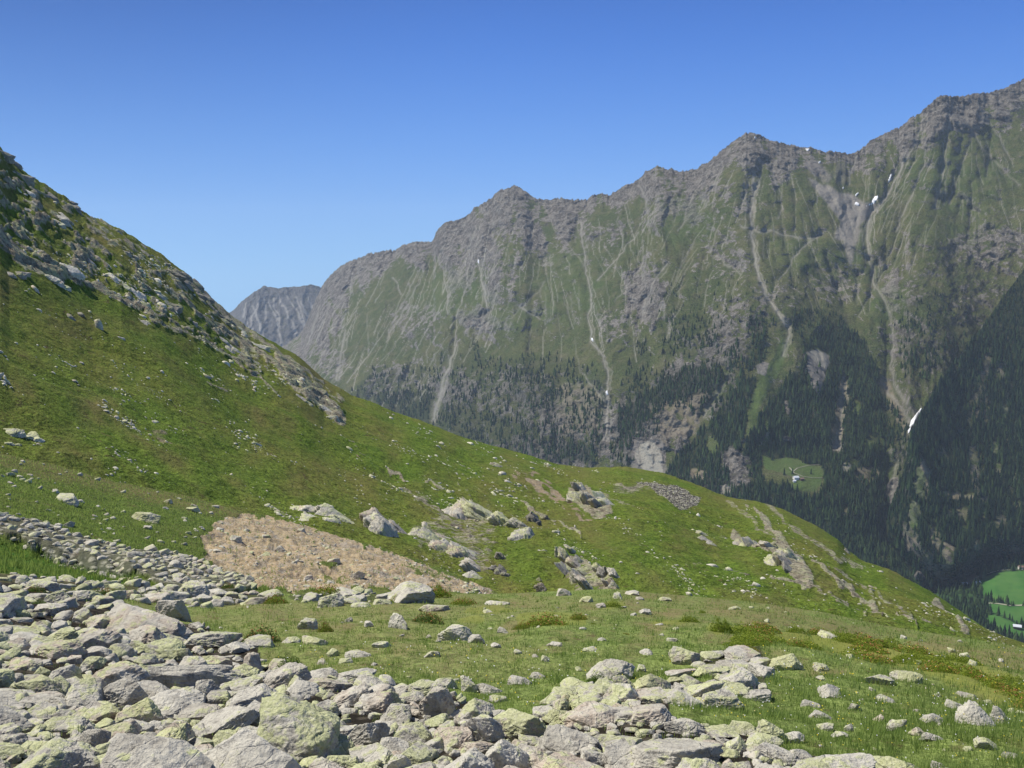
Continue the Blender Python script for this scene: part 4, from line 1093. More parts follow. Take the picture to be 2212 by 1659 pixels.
mat_hill = meadow_mat('hill_turf', (.092, .150, .020), (.160, .222, .034), (.190, .185, .046), (.205, .170, .066), (.105, .205, .026), (.40, .32, .21), (.33, .31, .27), .55, 1.3, (.20, .17, .12), (.43, .39, .28))
mat_near = meadow_mat('near_turf', (.072, .108, .024), (.115, .155, .034), (.135, .135, .045), (.175, .145, .065), (.055, .145, .022), (.48, .375, .225), (.40, .375, .30), 1.5, .22)
mat_fg = meadow_mat('fore_turf', (.125, .170, .045), (.180, .225, .065), (.200, .190, .080), (.20, .165, .08), (.20, .215, .045), (.40, .30, .20), (.07, .06, .045), 3.0, .07)
layer_obj(HL, 'hillside', mat_hill, (hrock, hsand, hscree), (hdry, hlush, None))
layer_obj(NS, 'hillside', mat_near, (nrock, nsand, nrub * .8), (ndry, nlush, None))
fheath = newmap()
poly(fheath, [(1590, 1378), (1680, 1362), (1800, 1372), (1900, 1395), (2010, 1405), (2110, 1435), (2230, 1490), (2230, 1530), (2100, 1490), (1960, 1450), (1860, 1440), (1760, 1410), (1640, 1402)], .9, 1.2, feather=3)
for c in [(1190, 1340, 80, 16), (1562, 1362, 34, 14), (1325, 1306, 28, 9), (1060, 1320, 60, 10), (1450, 1345, 50, 9), (1020, 1500 - 160, 30, 8)]:
    fheath = np.maximum(fheath, .7 * (((gx - c[0]) / c[2]) ** 2 + ((gy - c[1]) / c[3]) ** 2 < 1 + warpx / 12))
layer_obj(FG, 'ground', mat_fg, (None, None, frub), (fdry, fheath, None))


# ------------------------------------------------------------------ stone material
def stone_mat(name, kind, k=1.0, lich=1.0, lo=1.0, hi=1.0):
    t = NT(name, .9, .15)
    a = t.attr('tint'); a.attribute_type = kind
    tn = a.outputs['Fac']
    n1 = t.noise(1.3 * k, 5, .6); n2 = t.noise(5 * k, 6, .7); n3 = t.noise(18 * k, 4, .7)
    base = t.mix(tn, (.37, .345, .29), (.58, .55, .47))
    base = t.mix(t.math('MULTIPLY', t.ramp(t.math('FRACT', t.math('MULTIPLY', tn, 7.3)), .62, .8), t.ramp(n1, .38, .6)), base, (.50, .395, .30))
    base = t.mix(t.ramp(n2, .36, .64, 0, .75), base, (.58, .55, .46))
    base = t.mix(t.ramp(n2, .47, .34, 0, .6), base, (.20, .185, .16))
    lc = t.math('ADD', t.math('MULTIPLY', n1, .45), t.math('MULTIPLY', n2, .55))
    lc = t.math('ADD', lc, t.math('MULTIPLY', t.math('SUBTRACT', t.math('FRACT', t.math('MULTIPLY', tn, 13.7)), .5), .13))
    sep = t.n('ShaderNodeSeparateXYZ'); t.link(t.pos.outputs['Normal'], sep.inputs[0])
    lc = t.math('ADD', lc, t.math('MULTIPLY', t.math('SUBTRACT', sep.outputs[2], .6), .05))
    lw = t.mix(t.ramp(n3, .4, .62), (.43, .46, .20), (.56, .575, .30))
    base = t.mix(t.ramp(lc, .50, .56, 0, .78 * lich), base, lw)
    base = t.mix(t.math('MULTIPLY', t.ramp(t.voro(22 * k), .20, .08, 0, .75), t.ramp(n1, .42, .58)), base, (.06, .056, .05))
    base = t.mix(t.ramp(n3, .58, .68, 0, .6), base, (.68, .66, .58))
    crk = t.voro(2.3 * k, t.n_warp(k), 'DISTANCE_TO_EDGE')
    cr_ = t.ramp(crk, .0, .03)
    base = t.mix(t.math('MULTIPLY', t.ramp(crk, .018, .0, 0, .5), t.ramp(n1, .45, .6)), base, (.09, .08, .07))
    base = t.mix(t.ramp(t.voro(2.3 * k, t.n_warp(k), 'F1', 'Color'), .2, .8, 0, .22), base, (.20, .185, .16))
    b = t.bump(n1, .20 / k, .7); b = t.bump(n2, .07 / k, 1.0, b); b = t.bump(n3, .018 / k, 1.0, b); b = t.bump(cr_, .012 / k, .6, b)
    if lo != 1.0:
        f_ = t.ramp(tn, 0, .9, lo, hi); mm = t.n('ShaderNodeVectorMath', operation='SCALE'); t.link(base, mm.inputs[0]); t.link(f_, mm.inputs['Scale']); base = mm.outputs[0]
    return t.done(base, b)


mat_st = stone_mat('lichen_rock', 'OBJECT')
mat_sm = stone_mat('lichen_stones', 'GEOMETRY')
mat_st_far = stone_mat('outcrop_rock', 'OBJECT', .28, 1.0, .58, 1.12)
mat_sm_far = stone_mat('hill_stones', 'GEOMETRY', .4, .9, .8, 1.25)
import bmesh
_ico = {}


def ico(sub):
    if sub not in _ico:
        bm = bmesh.new(); bmesh.ops.create_icosphere(bm, subdivisions=sub, radius=1)
        bm.verts.ensure_lookup_table()
        V = np.array([v.co[:] for v in bm.verts]); Fc = np.array([[v.index for v in f.verts] for f in bm.faces]); bm.free()
        V /= np.linalg.norm(V, axis=1, keepdims=True)
        _ico[sub] = (V, Fc)
    return _ico[sub]


def rock_geo(seed, sub=4, p=16, rough=.05, extra=6, strata=0.0):
    r = np.random.default_rng(seed)
    D, Fc = ico(sub)
    ns = np.array([(1, 0, 0), (-1, 0, 0), (0, 1, 0), (0, -1, 0), (0, 0, 1), (0, 0, -1)], float) + r.normal(size=(6, 3)) * .22
    ds = r.uniform(.74, 1.0, 6)
    en = r.normal(size=(extra, 3)); en[:, 2] = np.abs(en[:, 2]) * .8
    ns = np.concatenate([ns, en]); ns /= np.linalg.norm(ns, axis=1, keepdims=True)
    ds = np.concatenate([ds, r.uniform(.70, 1.0, extra)])
    q = np.maximum(D @ ns.T, 0) / ds
    rad = (q ** p).sum(1) ** (-1 / p)
    o = r.uniform(0, 60, 3)
    x, y, z = [D[:, i] * 1.6 + o[i] for i in range(3)]
    rad = rad * (1 + rough * 1.6 * fbm(x, y, z, 3) + rough * 1.3 * ridged(x * 2.2, y * 2.2, z * 2.2, 5, .6))
    if strata:
        rad = rad * (1 + strata * ridged(x * .8 + y * .3, y * 1.2, z * 4.5, 3))
    V = D * rad[:, None]
    V /= np.abs(V).max(0)
    return V, Fc


rock_protos = [make_mesh('boulder', *rock_geo(100 + i, 5, 40 + 16 * (i % 5), .05 + .02 * (i % 3), 5 + i % 8, .025 * (i % 3)), [mat_st], True) for i in range(36)]
rock_fine = [make_mesh('boulder', *rock_geo(300 + i, 6, 50 + 16 * (i % 5), .065, 6 + i % 7, .022 * (i % 3)), [mat_st], True) for i in range(14)]
small_geo = [rock_geo(500 + i, 3, 30, .06, 5) for i in range(14)]
tiny_geo = [rock_geo(520 + i, 2, 16, .05, 4) for i in range(10)]
mid_geo = [rock_geo(540 + i, 4, 34, .055, 6) for i in range(14)]


def rotm(ax, ay, az):
    return np.array(Matrix.Rotation(az, 3, 'Z') @ Matrix.Rotation(ay, 3, 'Y') @ Matrix.Rotation(ax, 3, 'X'))


class Heap:
    def __init__(s): s.V = []; s.F = []; s.T = []; s.n = 0

    def add(s, geo, M, pos, tint):
        V, Fc = geo
        s.V.append(V @ M.T + pos); s.F.append(Fc + s.n); s.T.append(np.full(len(V), tint)); s.n += len(V)

    def mesh(s, name, mat, smooth=True):
        return make_mesh(name, np.concatenate(s.V), np.concatenate(s.F), [mat], smooth, {'tint': np.concatenate(s.T)})


# ------------------------------------------------------------------ boulders of the foreground
# (x0, x1, y0, y1, label): outline box of single stones read off the place; None = one of the field
R = []
def rk_(x0, x1, y0, y1, lab=None, tint=None, tilt=0): R.append((x0, x1, y0, y1, lab, tint, tilt))
rk_(1443, 1524, 1377, 1432, 'pointed triangular pale boulder standing alone in the meadow right of centre', .8)
rk_(1265, 1384, 1408, 1470, 'broad square lichen boulder with a dark green bush at its foot', .45)
rk_(1211, 1274, 1460, 1500, 'blocky grey boulder just left of the small dark green bush', .5)
rk_(1322, 1376, 1472, 1522, 'rounded brownish boulder right of the small dark green bush', .12)
rk_(1248, 1345, 1488, 1545, 'large lichen-covered boulder below the small dark green bush', .55)
rk_(1468, 1567, 1466, 1540, 'big pale blocky boulder in grass below the triangular boulder', .9)
rk_(1190, 1242, 1520, 1564, 'tilted brown block with dark shaded left side on the grass edge', .1)
rk_(1160, 1304, 1583, 1645, 'wide reddish brown smooth slab with dark underside in the centre foreground', .09)
rk_(1020, 1155, 1575, 1680, 'very pale lichen-crusted boulder at the bottom edge of the middle', .98)
rk_(1430, 1542, 1572, 1620, 'long grey boulder with dark shadowed underside on the lower right rubble', .3)
rk_(1566, 1626, 1593, 1660, 'white and black speckled block at the bottom right of the rubble', 1.0)
rk_(1090, 1153, 1451, 1477, 'flat dark-edged stone lying alone in the meadow of the centre', .6, 12)
rk_(1427, 1506, 1434, 1462, 'flat whitish stone with hollow middle below the triangular boulder', .95)
rk_(1436, 1478, 1460, 1490, 'small pale stone in grass under the flat whitish stone', .8)
rk_(1502, 1584, 1425, 1464, 'low grey ledge between the triangular boulder and the long pale blocks', .5)
rk_(1384, 1418, 1394, 1412, 'small round white stone left of the triangular boulder', .9)
rk_(1374, 1402, 1413, 1436, 'small rounded stone touching the broad square boulder', .7)
rk_(1440, 1466, 1372, 1386, 'small dark-faced flat stone behind the triangular boulder', .2)
rk_(1251, 1287, 1284, 1303, 'rounded pale stone on the meadow crest, right of the other crest stones', .8)
rk_(1200, 1236, 1268, 1291, 'whitish block on the meadow crest where the bare slope ends', .95)
rk_(1418, 1456, 1284, 1298, 'low pale stone on the meadow crest far right of the slabs', .8)
rk_(1345, 1390, 1269, 1288, 'long pale stone on the crest right below the striped slabs', .75, -12)
rk_(1320, 1350, 1278, 1296, 'small angular stone beside the long crest stone', .7)
rk_(1372, 1392, 1287, 1297); rk_(1048, 1103, 1294, 1309, 'flat whitish stone by the right end of the bare earth patch', .9)
rk_(1288, 1311, 1303, 1315); rk_(1382, 1408, 1308, 1326, 'rounded grey stone alone in the meadow below the crest', .6)
rk_(1068, 1101, 1348, 1366, 'jagged pale stone in the meadow right of the peaked double boulder', .9)
rk_(1060, 1082, 1389, 1402); rk_(1165, 1188, 1405, 1426, 'small pointed grey stone alone in the middle meadow', .5)
rk_(1138, 1180, 1432, 1450, 'flat pale brown stone above the dark-edged flat stone', .15); rk_(1571, 1605, 1312, 1319)
rk_(1256, 1298, 1384, 1403, 'low grey stone above the broad square boulder', .6); rk_(1180, 1222, 1384, 1397)
rk_(1289, 1314, 1369, 1381)
rk_(1620, 1676, 1409, 1440, 'left block of the pair of long pale boulders', .85)
rk_(1662, 1750, 1404, 1450, 'largest long pale boulder with flat top at the edge of the reddish heath', .8)
rk_(1760, 1797, 1430, 1450, 'small pale stone right of the long flat-topped boulder', .8, 15)
rk_(1871, 1950, 1449, 1484, 'low jagged boulder with dark left underside below the heath', .35)
rk_(1938, 2007, 1447, 1481, 'smooth pale boulder joined to the jagged one below the heath', .8)
rk_(1768, 1836, 1480, 1517, 'slanting pale slab in green grass below the long boulder', .75, 22)
rk_(1773, 1829, 1367, 1388, 'slanting pale slab alone on the upper reddish heath', .8, 18)
rk_(1893, 1942, 1495, 1512, None, .6, 12)
rk_(2047, 2099, 1499, 1523, 'slanting whitish stone beside the dark heath at right', .85, 20)
rk_(2076, 2120, 1478, 1498, 'low lichen stone above the slanting whitish stone', .6); rk_(2124, 2154, 1492, 1506)
rk_(2138, 2200, 1529, 1570, 'long slanting stone half sunk in grass at the far right', .7, 28)
rk_(2082, 2166, 1552, 1598, 'largest grey boulder in the green grass at the far right', .55, 22)
rk_(1914, 1973, 1554, 1590, 'wedge shaped lichen stone in the green grass of the lower right', .5, 20)
rk_(1994, 2054, 1550, 1580, None, .6, 22); rk_(1970, 2008, 1588, 1610, None, .4, 20); rk_(2112, 2163, 1596, 1632, 'slanting stone below the largest grass boulder', .7, 25)
rk_(1988, 2050, 1600, 1616, None, .6, 12); rk_(1835, 1870, 1517, 1538, None, .7, 20)
rk_(1920, 2014, 1618, 1680, 'big brownish lichen boulder at the bottom edge in the right grass', .14, 15)
rk_(2008, 2050, 1627, 1656, 'yellowish round boulder at the bottom edge right of the brownish one', .6)
rk_(2090, 2155, 1630, 1680, 'pale boulder at the bottom edge near the right corner', .75)
rk_(2030, 2075, 1635, 1670); rk_(2165, 2212, 1622, 1640)
rk_(1748, 1806, 1537, 1558, None, .6, 8); rk_(1735, 1778, 1510, 1530, None, .6, 8); rk_(1768, 1808, 1566, 1590); rk_(1825, 1850, 1560, 1590); rk_(1800, 1846, 1580, 1604)
rk_(1637, 1705, 1572, 1626, 'large grey boulder at the grass edge of the lower right rubble', .5); rk_(1690, 1745, 1595, 1622, None, .9)
rk_(1680, 1925, 1628, 1700, 'very wide yellow lichen slab along the bottom edge right of centre', .62)
rk_(1973, 2005, 1425, 1439); rk_(2074, 2111, 1403, 1421, None, .7, 10); rk_(2010, 2046, 1416, 1424)
rk_(828, 886, 1325, 1368, 'white angular boulder left of the red flowering shrub', .97)
rk_(942, 1028, 1338, 1384, 'pale double-humped boulder right of the red flowering shrub', .85)
rk_(640, 692, 1328, 1363, 'whitish pointed boulder standing alone in the left meadow', .9)
rk_(896, 973, 1300, 1323, 'long flat pinkish stone behind the red flowering shrub', .1)
rk_(751, 800, 1300, 1315, 'low flat stone, left of two in the row below the bare earth', .7); rk_(800, 846, 1293, 1313, None, .8)
rk_(706, 776, 1270, 1292, 'pale broken block at the lower rim of the bare earth', .9); rk_(640, 702, 1377, 1402, 'flat pale brown slab right of the red shrub at the boulder edge', .12)
rk_(604, 653, 1369, 1392, 'whitish flat stone touching the red shrub at the boulder edge', .85); rk_(735, 806, 1403, 1419, 'long low stone lying in the left meadow', .6); rk_(800, 846, 1388, 1408)
rk_(910, 957, 1397, 1423, 'slanted pale stone in the meadow below the double-humped boulder', .7, -14)
rk_(1010, 1044, 1373, 1397, 'narrow stone tilted up to the right in the meadow', .6, -32); rk_(726, 760, 1416, 1431); rk_(678, 709, 1417, 1431); rk_(742, 763, 1333, 1347); rk_(783, 806, 1344, 1362)
rk_(776, 812, 1443, 1455); rk_(992, 1032, 1464, 1506, 'white peaked stone with dark right face at the rubble edge', .99); rk_(1024, 1094, 1480, 1506, 'long low stone right of the white peaked stone', .6, 18)
rk_(930, 988, 1468, 1498, None, .7); rk_(658, 684, 1437, 1458); rk_(1054, 1100, 1508, 1528, None, .2); rk_(514, 563, 1382, 1448, 'large smooth lichen boulder with dark right edge at the end of the boulder field', .66)
rk_(548, 614, 1424, 1460); rk_(640, 750, 1466, 1522, 'big pinkish pale boulder on top of the rubble left of the dark hollow', .1)
rk_(752, 830, 1464, 1512, 'greenish boulder behind the dark hollow', .5); rk_(900, 990, 1484, 1570, 'large rounded pinkish boulder in the middle of the rubble', .11)
rk_(976, 1078, 1512, 1578, 'broad pale boulder right of the rounded pinkish one', .8); rk_(838, 946, 1548, 1618, 'tilted grey slab with long dark shadow under its left edge', .35, 20)
rk_(728, 830, 1528, 1612, 'narrow green-crusted slab leaning up to the right beside the grass gap', .45, -35)
rk_(520, 730, 1490, 1650, 'largest boulder of the field, a broad lichen-crusted slab with cracks', .58, -6)
rk_(686, 780, 1602, 1650); rk_(815, 900, 1594, 1680, 'pale green rounded boulder at the bottom edge below the tilted slab', .6); rk_(585, 645, 1608, 1652); rk_(990, 1100, 1540, 1620, None, .97)
rk_(110, 242, 1356, 1424, 'wedge shaped lichen boulder with brown shaded front in the left field', .25, -8); rk_(188, 398, 1312, 1368, 'long low slab at the upper left rim of the boulder field', .68, 5)
rk_(228, 510, 1434, 1490, 'very long flat lichen slab lying across the left boulder field', .6, 6); rk_(158, 250, 1500, 1562, 'smooth pale rounded boulder in the lower left field', .8)
rk_(155, 230, 1556, 1628, 'dark brownish block below the smooth pale one at lower left', .02); rk_(64, 148, 1586, 1636, 'pale boulder with orange stain near the lower left corner', .11)
rk_(416, 496, 1396, 1448, 'upright grey-brown boulder left of the smooth boulder with dark right edge', .4); rk_(362, 414, 1374, 1432, 'yellow-green boulder beside a deep dark gap in the left field', .56)
rk_(326, 400, 1284, 1342, 'pale leaning boulder standing in grass behind the left field', .82, -14); rk_(35, 120, 1244, 1278, 'rounded light boulder with a red shrub in front at far left', .7)
rk_(266, 334, 1402, 1440, None, .13); rk_(150, 222, 1420, 1458, None, .55); rk_(0, 60, 1314, 1340, 'flat pale boulder at the left picture edge', .8); rk_(54, 124, 1296, 1338, None, .75)
rk_(132, 198, 1294, 1352, 'steep sided greenish boulder in the upper left field', .56); rk_(50, 195, 1545, 1585, None, .5); rk_(242, 325, 1545, 1580, None, .3); rk_(330, 420, 1538, 1616, 'large smooth grey-green boulder in the lower left field', .48)
rk_(216, 286, 1586, 1632); rk_(-20, 40, 1580, 1630, None, .02); rk_(-10, 60, 1390, 1430); rk_(420, 500, 1490, 1540); rk_(430, 520, 1560, 1620); rk_(0, 130, 1460, 1520)
n_hero = len(R)

rr = np.random.default_rng(77)
acc = np.array([((a + b) / 2, (c + d) / 2, (b - a) / 2, (d - c) / 2) for a, b, c, d, *_ in R])
cand = []
hero_guard = n_hero
tries = 34000
cx = rr.uniform(-150, 2360, tries); cy = 1225 + 520 * rr.uniform(0, 1, tries) ** .9
dens = look(frub, cx, np.minimum(cy, 1657)); dens = np.where(cy > 1700, 0, dens)
sw = np.interp(cy, [1240, 1350, 1450, 1659], [19, 26, 32, 41]) * np.exp(rr.normal(0, .52, tries))
meadow_stone = (dens < .2) & (cy > C1(cx) + 4) & (rr.uniform(0, 1, tries) < np.interp(cx, [600, 1200, 1700, 2212], [.018, .022, .016, .03]))
sw = np.where(meadow_stone, sw * .38, sw)
keep = (rr.uniform(0, 1, tries) < dens * .9) | meadow_stone
o_ = np.argsort(-sw)
A = list(map(tuple, acc)); Aarr = acc.copy()
fill = []
for i in o_:
    if not keep[i]: continue
    w = sw[i] * .5; h = w * rr.uniform(.38, .72)
    d = np.hypot((Aarr[:, 0] - cx[i]) / (Aarr[:, 2] + w), (Aarr[:, 1] - cy[i]) / (Aarr[:, 3] + h))
    if d.min() < (.55 if not meadow_stone[i] else 1.0): continue
    Aarr = np.concatenate([Aarr, [(cx[i], cy[i], w, h)]])
    fill.append((cx[i] - w, cx[i] + w, cy[i] - h, cy[i] + h, None, None, rr.normal() * 9, bool(meadow_stone[i])))
print('fill rocks', len(fill))
# stones of the ribbon on the near slope
rib = []
tries = 14000
cx = rr.uniform(-80, 620, tries); cy = rr.uniform(1090, 1300, tries)
dn = look(nrub, cx, cy); Ar = np.zeros((1, 4)) - 999
for i in np.argsort(-rr.uniform(0, 1, tries)):
    if rr.uniform() > dn[i]: continue
    w = rr.uniform(5.5, 15) * (1.3 if rr.uniform() < .12 else 1); h = w * .55
    d = np.hypot((Ar[:, 0] - cx[i]) / (Ar[:, 2] + w), (Ar[:, 1] - cy[i]) / (Ar[:, 3] + h))
    if d.min() < .62: continue
    Ar = np.concatenate([Ar, [(cx[i], cy[i], w, h)]]); rib.append((cx[i] - w, cx[i] + w, cy[i] - h, cy[i] + h, None, None, rr.normal() * 14))
# loose stones of the near slope (turf and bare earth)
NSR = [(272, 340, 1095, 1126, 'flat layered pale rock on the low grassy shoulder at left', .8, 4), (392, 430, 1090, 1104, 'small pale rock on the grassy shoulder left of the bare earth', .8, 0),
       (585, 622, 1160, 1178, 'dark slanting slab lying on the bare earth patch', 0.0, 28), (648, 680, 1215, 1245, 'greenish white rock standing in the middle of the bare earth', .95, 0),
       (705, 735, 1193, 1212, 'purplish brown rock on the bare earth patch', .1, 5), (755, 790, 1222, 1248, 'pale rock with dark shaded base on the bare earth', .7, 0),
       (700, 722, 1252, 1266, 'dark small rock low on the bare earth', .0, 0), (355, 395, 1222, 1242, 'larger dark-edged slab in the ribbon of rubble', .3, -18), (100, 160, 1068, 1088, 'pale rock group stone on the grassy shoulder far left', .7, 0),
       (133, 160, 1128, 1144, 'rounded brown-grey stone just above the ribbon of rubble', .12, 0), (490, 520, 1150, 1165, None, .7, 10), (560, 590, 1165, 1190, None, .5, 30), (640, 660, 1140, 1155, None, .1, 0)]
loose = []
for i in range(1900):
    x = rr.uniform(-50, 1080); y = n_top(x) + 4 + rr.uniform(0, 1) * max(0, C1(x) - n_top(x) - 2)
    sd_ = look(nsand, x, y); lu = look(nlush, x, y); 
    if lu > .3: continue
    if sd_ < .4 and (x > 480 or rr.uniform() < .8): continue
    if sd_ > .4 and noise(np.array([x / 40.]), np.array([y / 18.]), 2.2)[0] < rr.uniform(-.35, .35): continue
    w = min(10, 2.0 * math.exp(abs(rr.normal()) * .6)) if sd_ > .4 else rr.uniform(2.5, 8) * (1.5 if rr.uniform() < .15 else 1)
    loose.append((x - w, x + w, y - w * .55, y + w * .55, None, None, rr.normal() * 15))


def place(L, box, extra_h=1.0):
    x0, x1, y0, y1, lab, tint, tilt = box[:7]
    cx = (x0 + x1) / 2; w = x1 - x0; h = y1 - y0
    p = L.sample(cx, y1 - h * .12)[0]
    k = p[1] / F0
    Wd = w * k * 1.04
    sl = abs(ray(cx, y1)[1])
    Lg = min(Wd * rr.uniform(.62, .95), h * k / max(sl, .2) * .75)
    Hh = max((h * k - Lg * sl * .36) * 1.22, Wd * .26)
    pos = p + np.array([0, Lg * .45, 0]); pos[2] = p[2] - .28 * Lg * .45 + Hh * .19
    return pos, Wd, Lg, Hh, k


pool = [(FG, b, i < n_hero) for i, b in enumerate(R + fill)] + [(NS, b, True) for b in NSR] + [(NS, b, False) for b in rib + loose]
areas = np.array([(b[1] - b[0]) * (b[3] - b[2]) * (10 if hero else 1) for L, b, hero in pool])
inframe = np.array([(b[1] > 0) & (b[0] < 2212) & (b[2] < 1655) for L, b, hero in pool])
rank = np.argsort(-(areas * inframe))
single = set(rank[:300].tolist())
heap_fg = Heap(); heap_n = 0


def zone_label(x, y, L, meadow):
    if L is NS: return ('lichen-covered stone in the ribbon of rubble above the green strip' if look(nrub, x, y) > .4 else 'pale stone on the low slope below the hill'), 'stones of the near slope'
    if meadow: return 'small pale stone half sunk in the meadow grass', 'small stones in the meadow'
    if y < 1320 and x < 620: return 'low lichen stone in the upper rim of the boulder field', 'stones along the upper rim of the boulder field'
    if y < 1320: return 'low stone in the row under the bare earth patch', 'stones below the bare earth patch'
    if x < 560: return 'lichen-crusted grey boulder packed in the left boulder field', 'boulders packed in the left field'
    if x < 1150: return 'lichen-crusted boulder packed in the central rubble', 'boulders packed in the central rubble'
    return 'grey lichen boulder packed in the right-hand rubble', 'boulders packed in the right-hand rubble'


STOPS = (' with ', ' in ', ' on ', ' at ', ' beside ', ' of ', ' below ', ' left ', ' right ', ' behind ', ' under ', ' by ', ' above ', ' lying ', ' standing ', ' alone ', ' leaning ', ' joined ', ' packed ', ' half ', ' between ', ' tilted up ', ' touching ', ' across ', ' along ', ' from ', ', ')


def short(lab):
    cut = min([lab.find(w) for w in STOPS if lab.find(w) > 0] + [len(lab)])
    return lab[:cut]


shorts = [short(b[4]) for b in R if b[4]]
marks = [((b[0] + b[1]) / 2, (b[2] + b[3]) / 2, short(b[4])) for b in R if b[4] and shorts.count(short(b[4])) == 1]
taken = {}
ORD = ['nearest', 'second', 'third', 'fourth', 'fifth', 'sixth', 'seventh', 'eighth', 'ninth', 'tenth', 'eleventh', 'twelfth', 'thirteenth', 'fourteenth', 'fifteenth', 'sixteenth']


def rel_label(b, tint, w_px, pre=None):
    x, y = (b[0] + b[1]) / 2, (b[2] + b[3]) / 2
    mx_, my_, nm = min(marks, key=lambda m: ((m[0] - x) / 1.0) ** 2 + ((m[1] - y) * 1.6) ** 2)
    dx, dy = x - mx_, (y - my_) * 1.6
    rel = ('right of' if dx > 0 else 'left of') if abs(dx) > abs(dy) else ('in front of' if dy > 0 else 'behind')
    key = (nm, rel); taken[key] = taken.get(key, 0) + 1
    tone = 'pinkish' if (tint * 7.3) % 1 > .72 else 'pale' if tint > .6 else 'greyish' if tint > .25 else 'darker grey'
    kind_ = 'boulder' if w_px > 26 else 'stone'
    o1 = ORD[min(len(ORD) - 1, taken[key] - 1)]
    if taken[key] > len(ORD): return None
    if pre: return f'{pre}, {o1} one {rel} the {nm}'
    return f'{tone} lichen {kind_}, {o1} one {rel} the {nm}'


by_near = sorted(range(len(pool)), key=lambda i: min(((m[0] - (pool[i][1][0] + pool[i][1][1]) / 2) ** 2 + (1.6 * (m[1] - (pool[i][1][2] + pool[i][1][3]) / 2)) ** 2) for m in marks))
tints = [b[5] if b[5] is not None else float(np.clip(rr.uniform(), 0, 1)) for L, b, hero in pool]
rel_of = {i: rel_label(pool[i][1], tints[i], pool[i][1][1] - pool[i][1][0]) for i in by_near if i in single and not pool[i][1][4] and pool[i][0] is FG}
for i, (L, b, hero) in enumerate(pool):
    pos, Wd, Lg, Hh, k = place(L, b)
    tint = tints[i]
    tilt = math.radians(b[6] if b[6] is not None else 0)
    ax, az = rr.normal() * .16 + .04, rr.uniform(-.35, .35) if hero else rr.uniform(0, 6.28)
    if i in single:
        big = Wd / k > 70
        me = rock_fine[rr.integers(0, 14)] if big else rock_protos[rr.integers(0, 36)]
        flip = rr.choice([-1, 1])
        zl, zg = zone_label((b[0] + b[1]) / 2, (b[2] + b[3]) / 2, L, len(b) > 7 and b[7])
        o = add_obj('boulder', me, 'thing', b[4] or rel_of.get(i) or zl, 'boulder' if Wd / k > 26 else 'stone', None if b[4] else zg, loc=tuple(pos))
        if not hero: Wd, Lg = (Wd * 1.1, Wd * rr.uniform(.8, 1.2))
        o.scale = (Wd / 2 * 1.02, Lg / 2 * 1.05, Hh / 2 * 1.15)
        o.rotation_euler = (ax, tilt, az if not hero else az + (math.pi if flip < 0 else 0) * 0)
        o['tint'] = tint
    else:
        geo = mid_geo[rr.integers(0, 14)] if Wd / k > 24 else small_geo[rr.integers(0, 14)] if Wd / k > 8 else tiny_geo[rr.integers(0, 10)]
        M = rotm(ax, tilt, az) @ np.diag([Wd / 2 * 1.1, Wd / 2 * rr.uniform(.7, 1.1), Hh / 2 * 1.05])
        heap_fg.add(geo, M, pos, tint)
# rubble under and between the boulders
for i in range(3000):
    x = rr.uniform(-120, 2330); y = rr.uniform(1235, 1700)
    d = look(frub, x, min(y, 1657))
    if rr.uniform() > d: continue
    p = FG.sample(x, y)[0]; k = p[1] / F0
    w = rr.uniform(6, 17) * k * np.interp(y, [1240, 1659], [.6, 1.3])
    heap_fg.add(small_geo[rr.integers(0, 14)], rotm(rr.normal() * .4, rr.normal() * .4, rr.uniform(0, 6.28)) @ np.diag([w, w * .8, w * .5]), p + np.array([0, 0, w * .12]), rr.uniform())
add_obj('rubble', heap_fg.mesh('rubble', mat_sm), 'stuff', 'smaller lichen-grey stones filling the gaps of the boulder field', 'rubble')

# ------------------------------------------------------------------ outcrops and stones of the hillside
slab_protos = [make_mesh('slab', *rock_geo(700 + i, 5, 22 + 6 * (i % 4), .09, 6 + i % 4, .10 + .04 * (i % 3)), [mat_st_far], True) for i in range(16)]


def outcrop(L, cx, cy, w, h, ang, n, lab, seed, tint=.7, elong=2.4, grp=None):
    r = np.random.default_rng(seed)
    p0 = L.sample(cx, cy)[0]; k = p0[1] / F0
    e = add_obj('rock_outcrop', None, 'thing', lab, 'rock outcrop', grp, loc=tuple(p0))
    n = max(2, int(round(n * .55)))
    ca, sa = math.cos(math.radians(ang)), math.sin(math.radians(ang))
    big = (w * h) ** .5 * k / max(1.0, n ** .5)
    for i in range(n):
        u = r.uniform(-.45, .45); v = (i + .5) / n - .5 + r.uniform(-.1, .1)
        x = cx + (v * w * .85 * ca - u * h * .6 * sa); y = cy + (v * w * .85 * sa + u * h * .6 * ca)
        p = L.sample(x, y)[0]
        sz = big * r.uniform(.6, 1.2) * (1.12 if tint > .4 else .9)
        M = rotm(r.normal() * .15 + .15, math.radians(ang) + r.normal() * .10, r.normal() * .2) @ np.diag([sz * elong ** .5 * 1.1, sz * 1.1, sz / elong ** .5 * .8])
        o = add_obj('slab', slab_protos[r.integers(0, 16)], parent=e)
        m4 = np.eye(4); m4[:3, :3] = M; m4[:3, 3] = p - p0 + np.array([0, sz * .62, -sz * .42])
        o.matrix_basis = Matrix(m4.tolist())
        o['tint'] = float(np.clip(tint + r.normal() * .12, 0, 1))
    return e


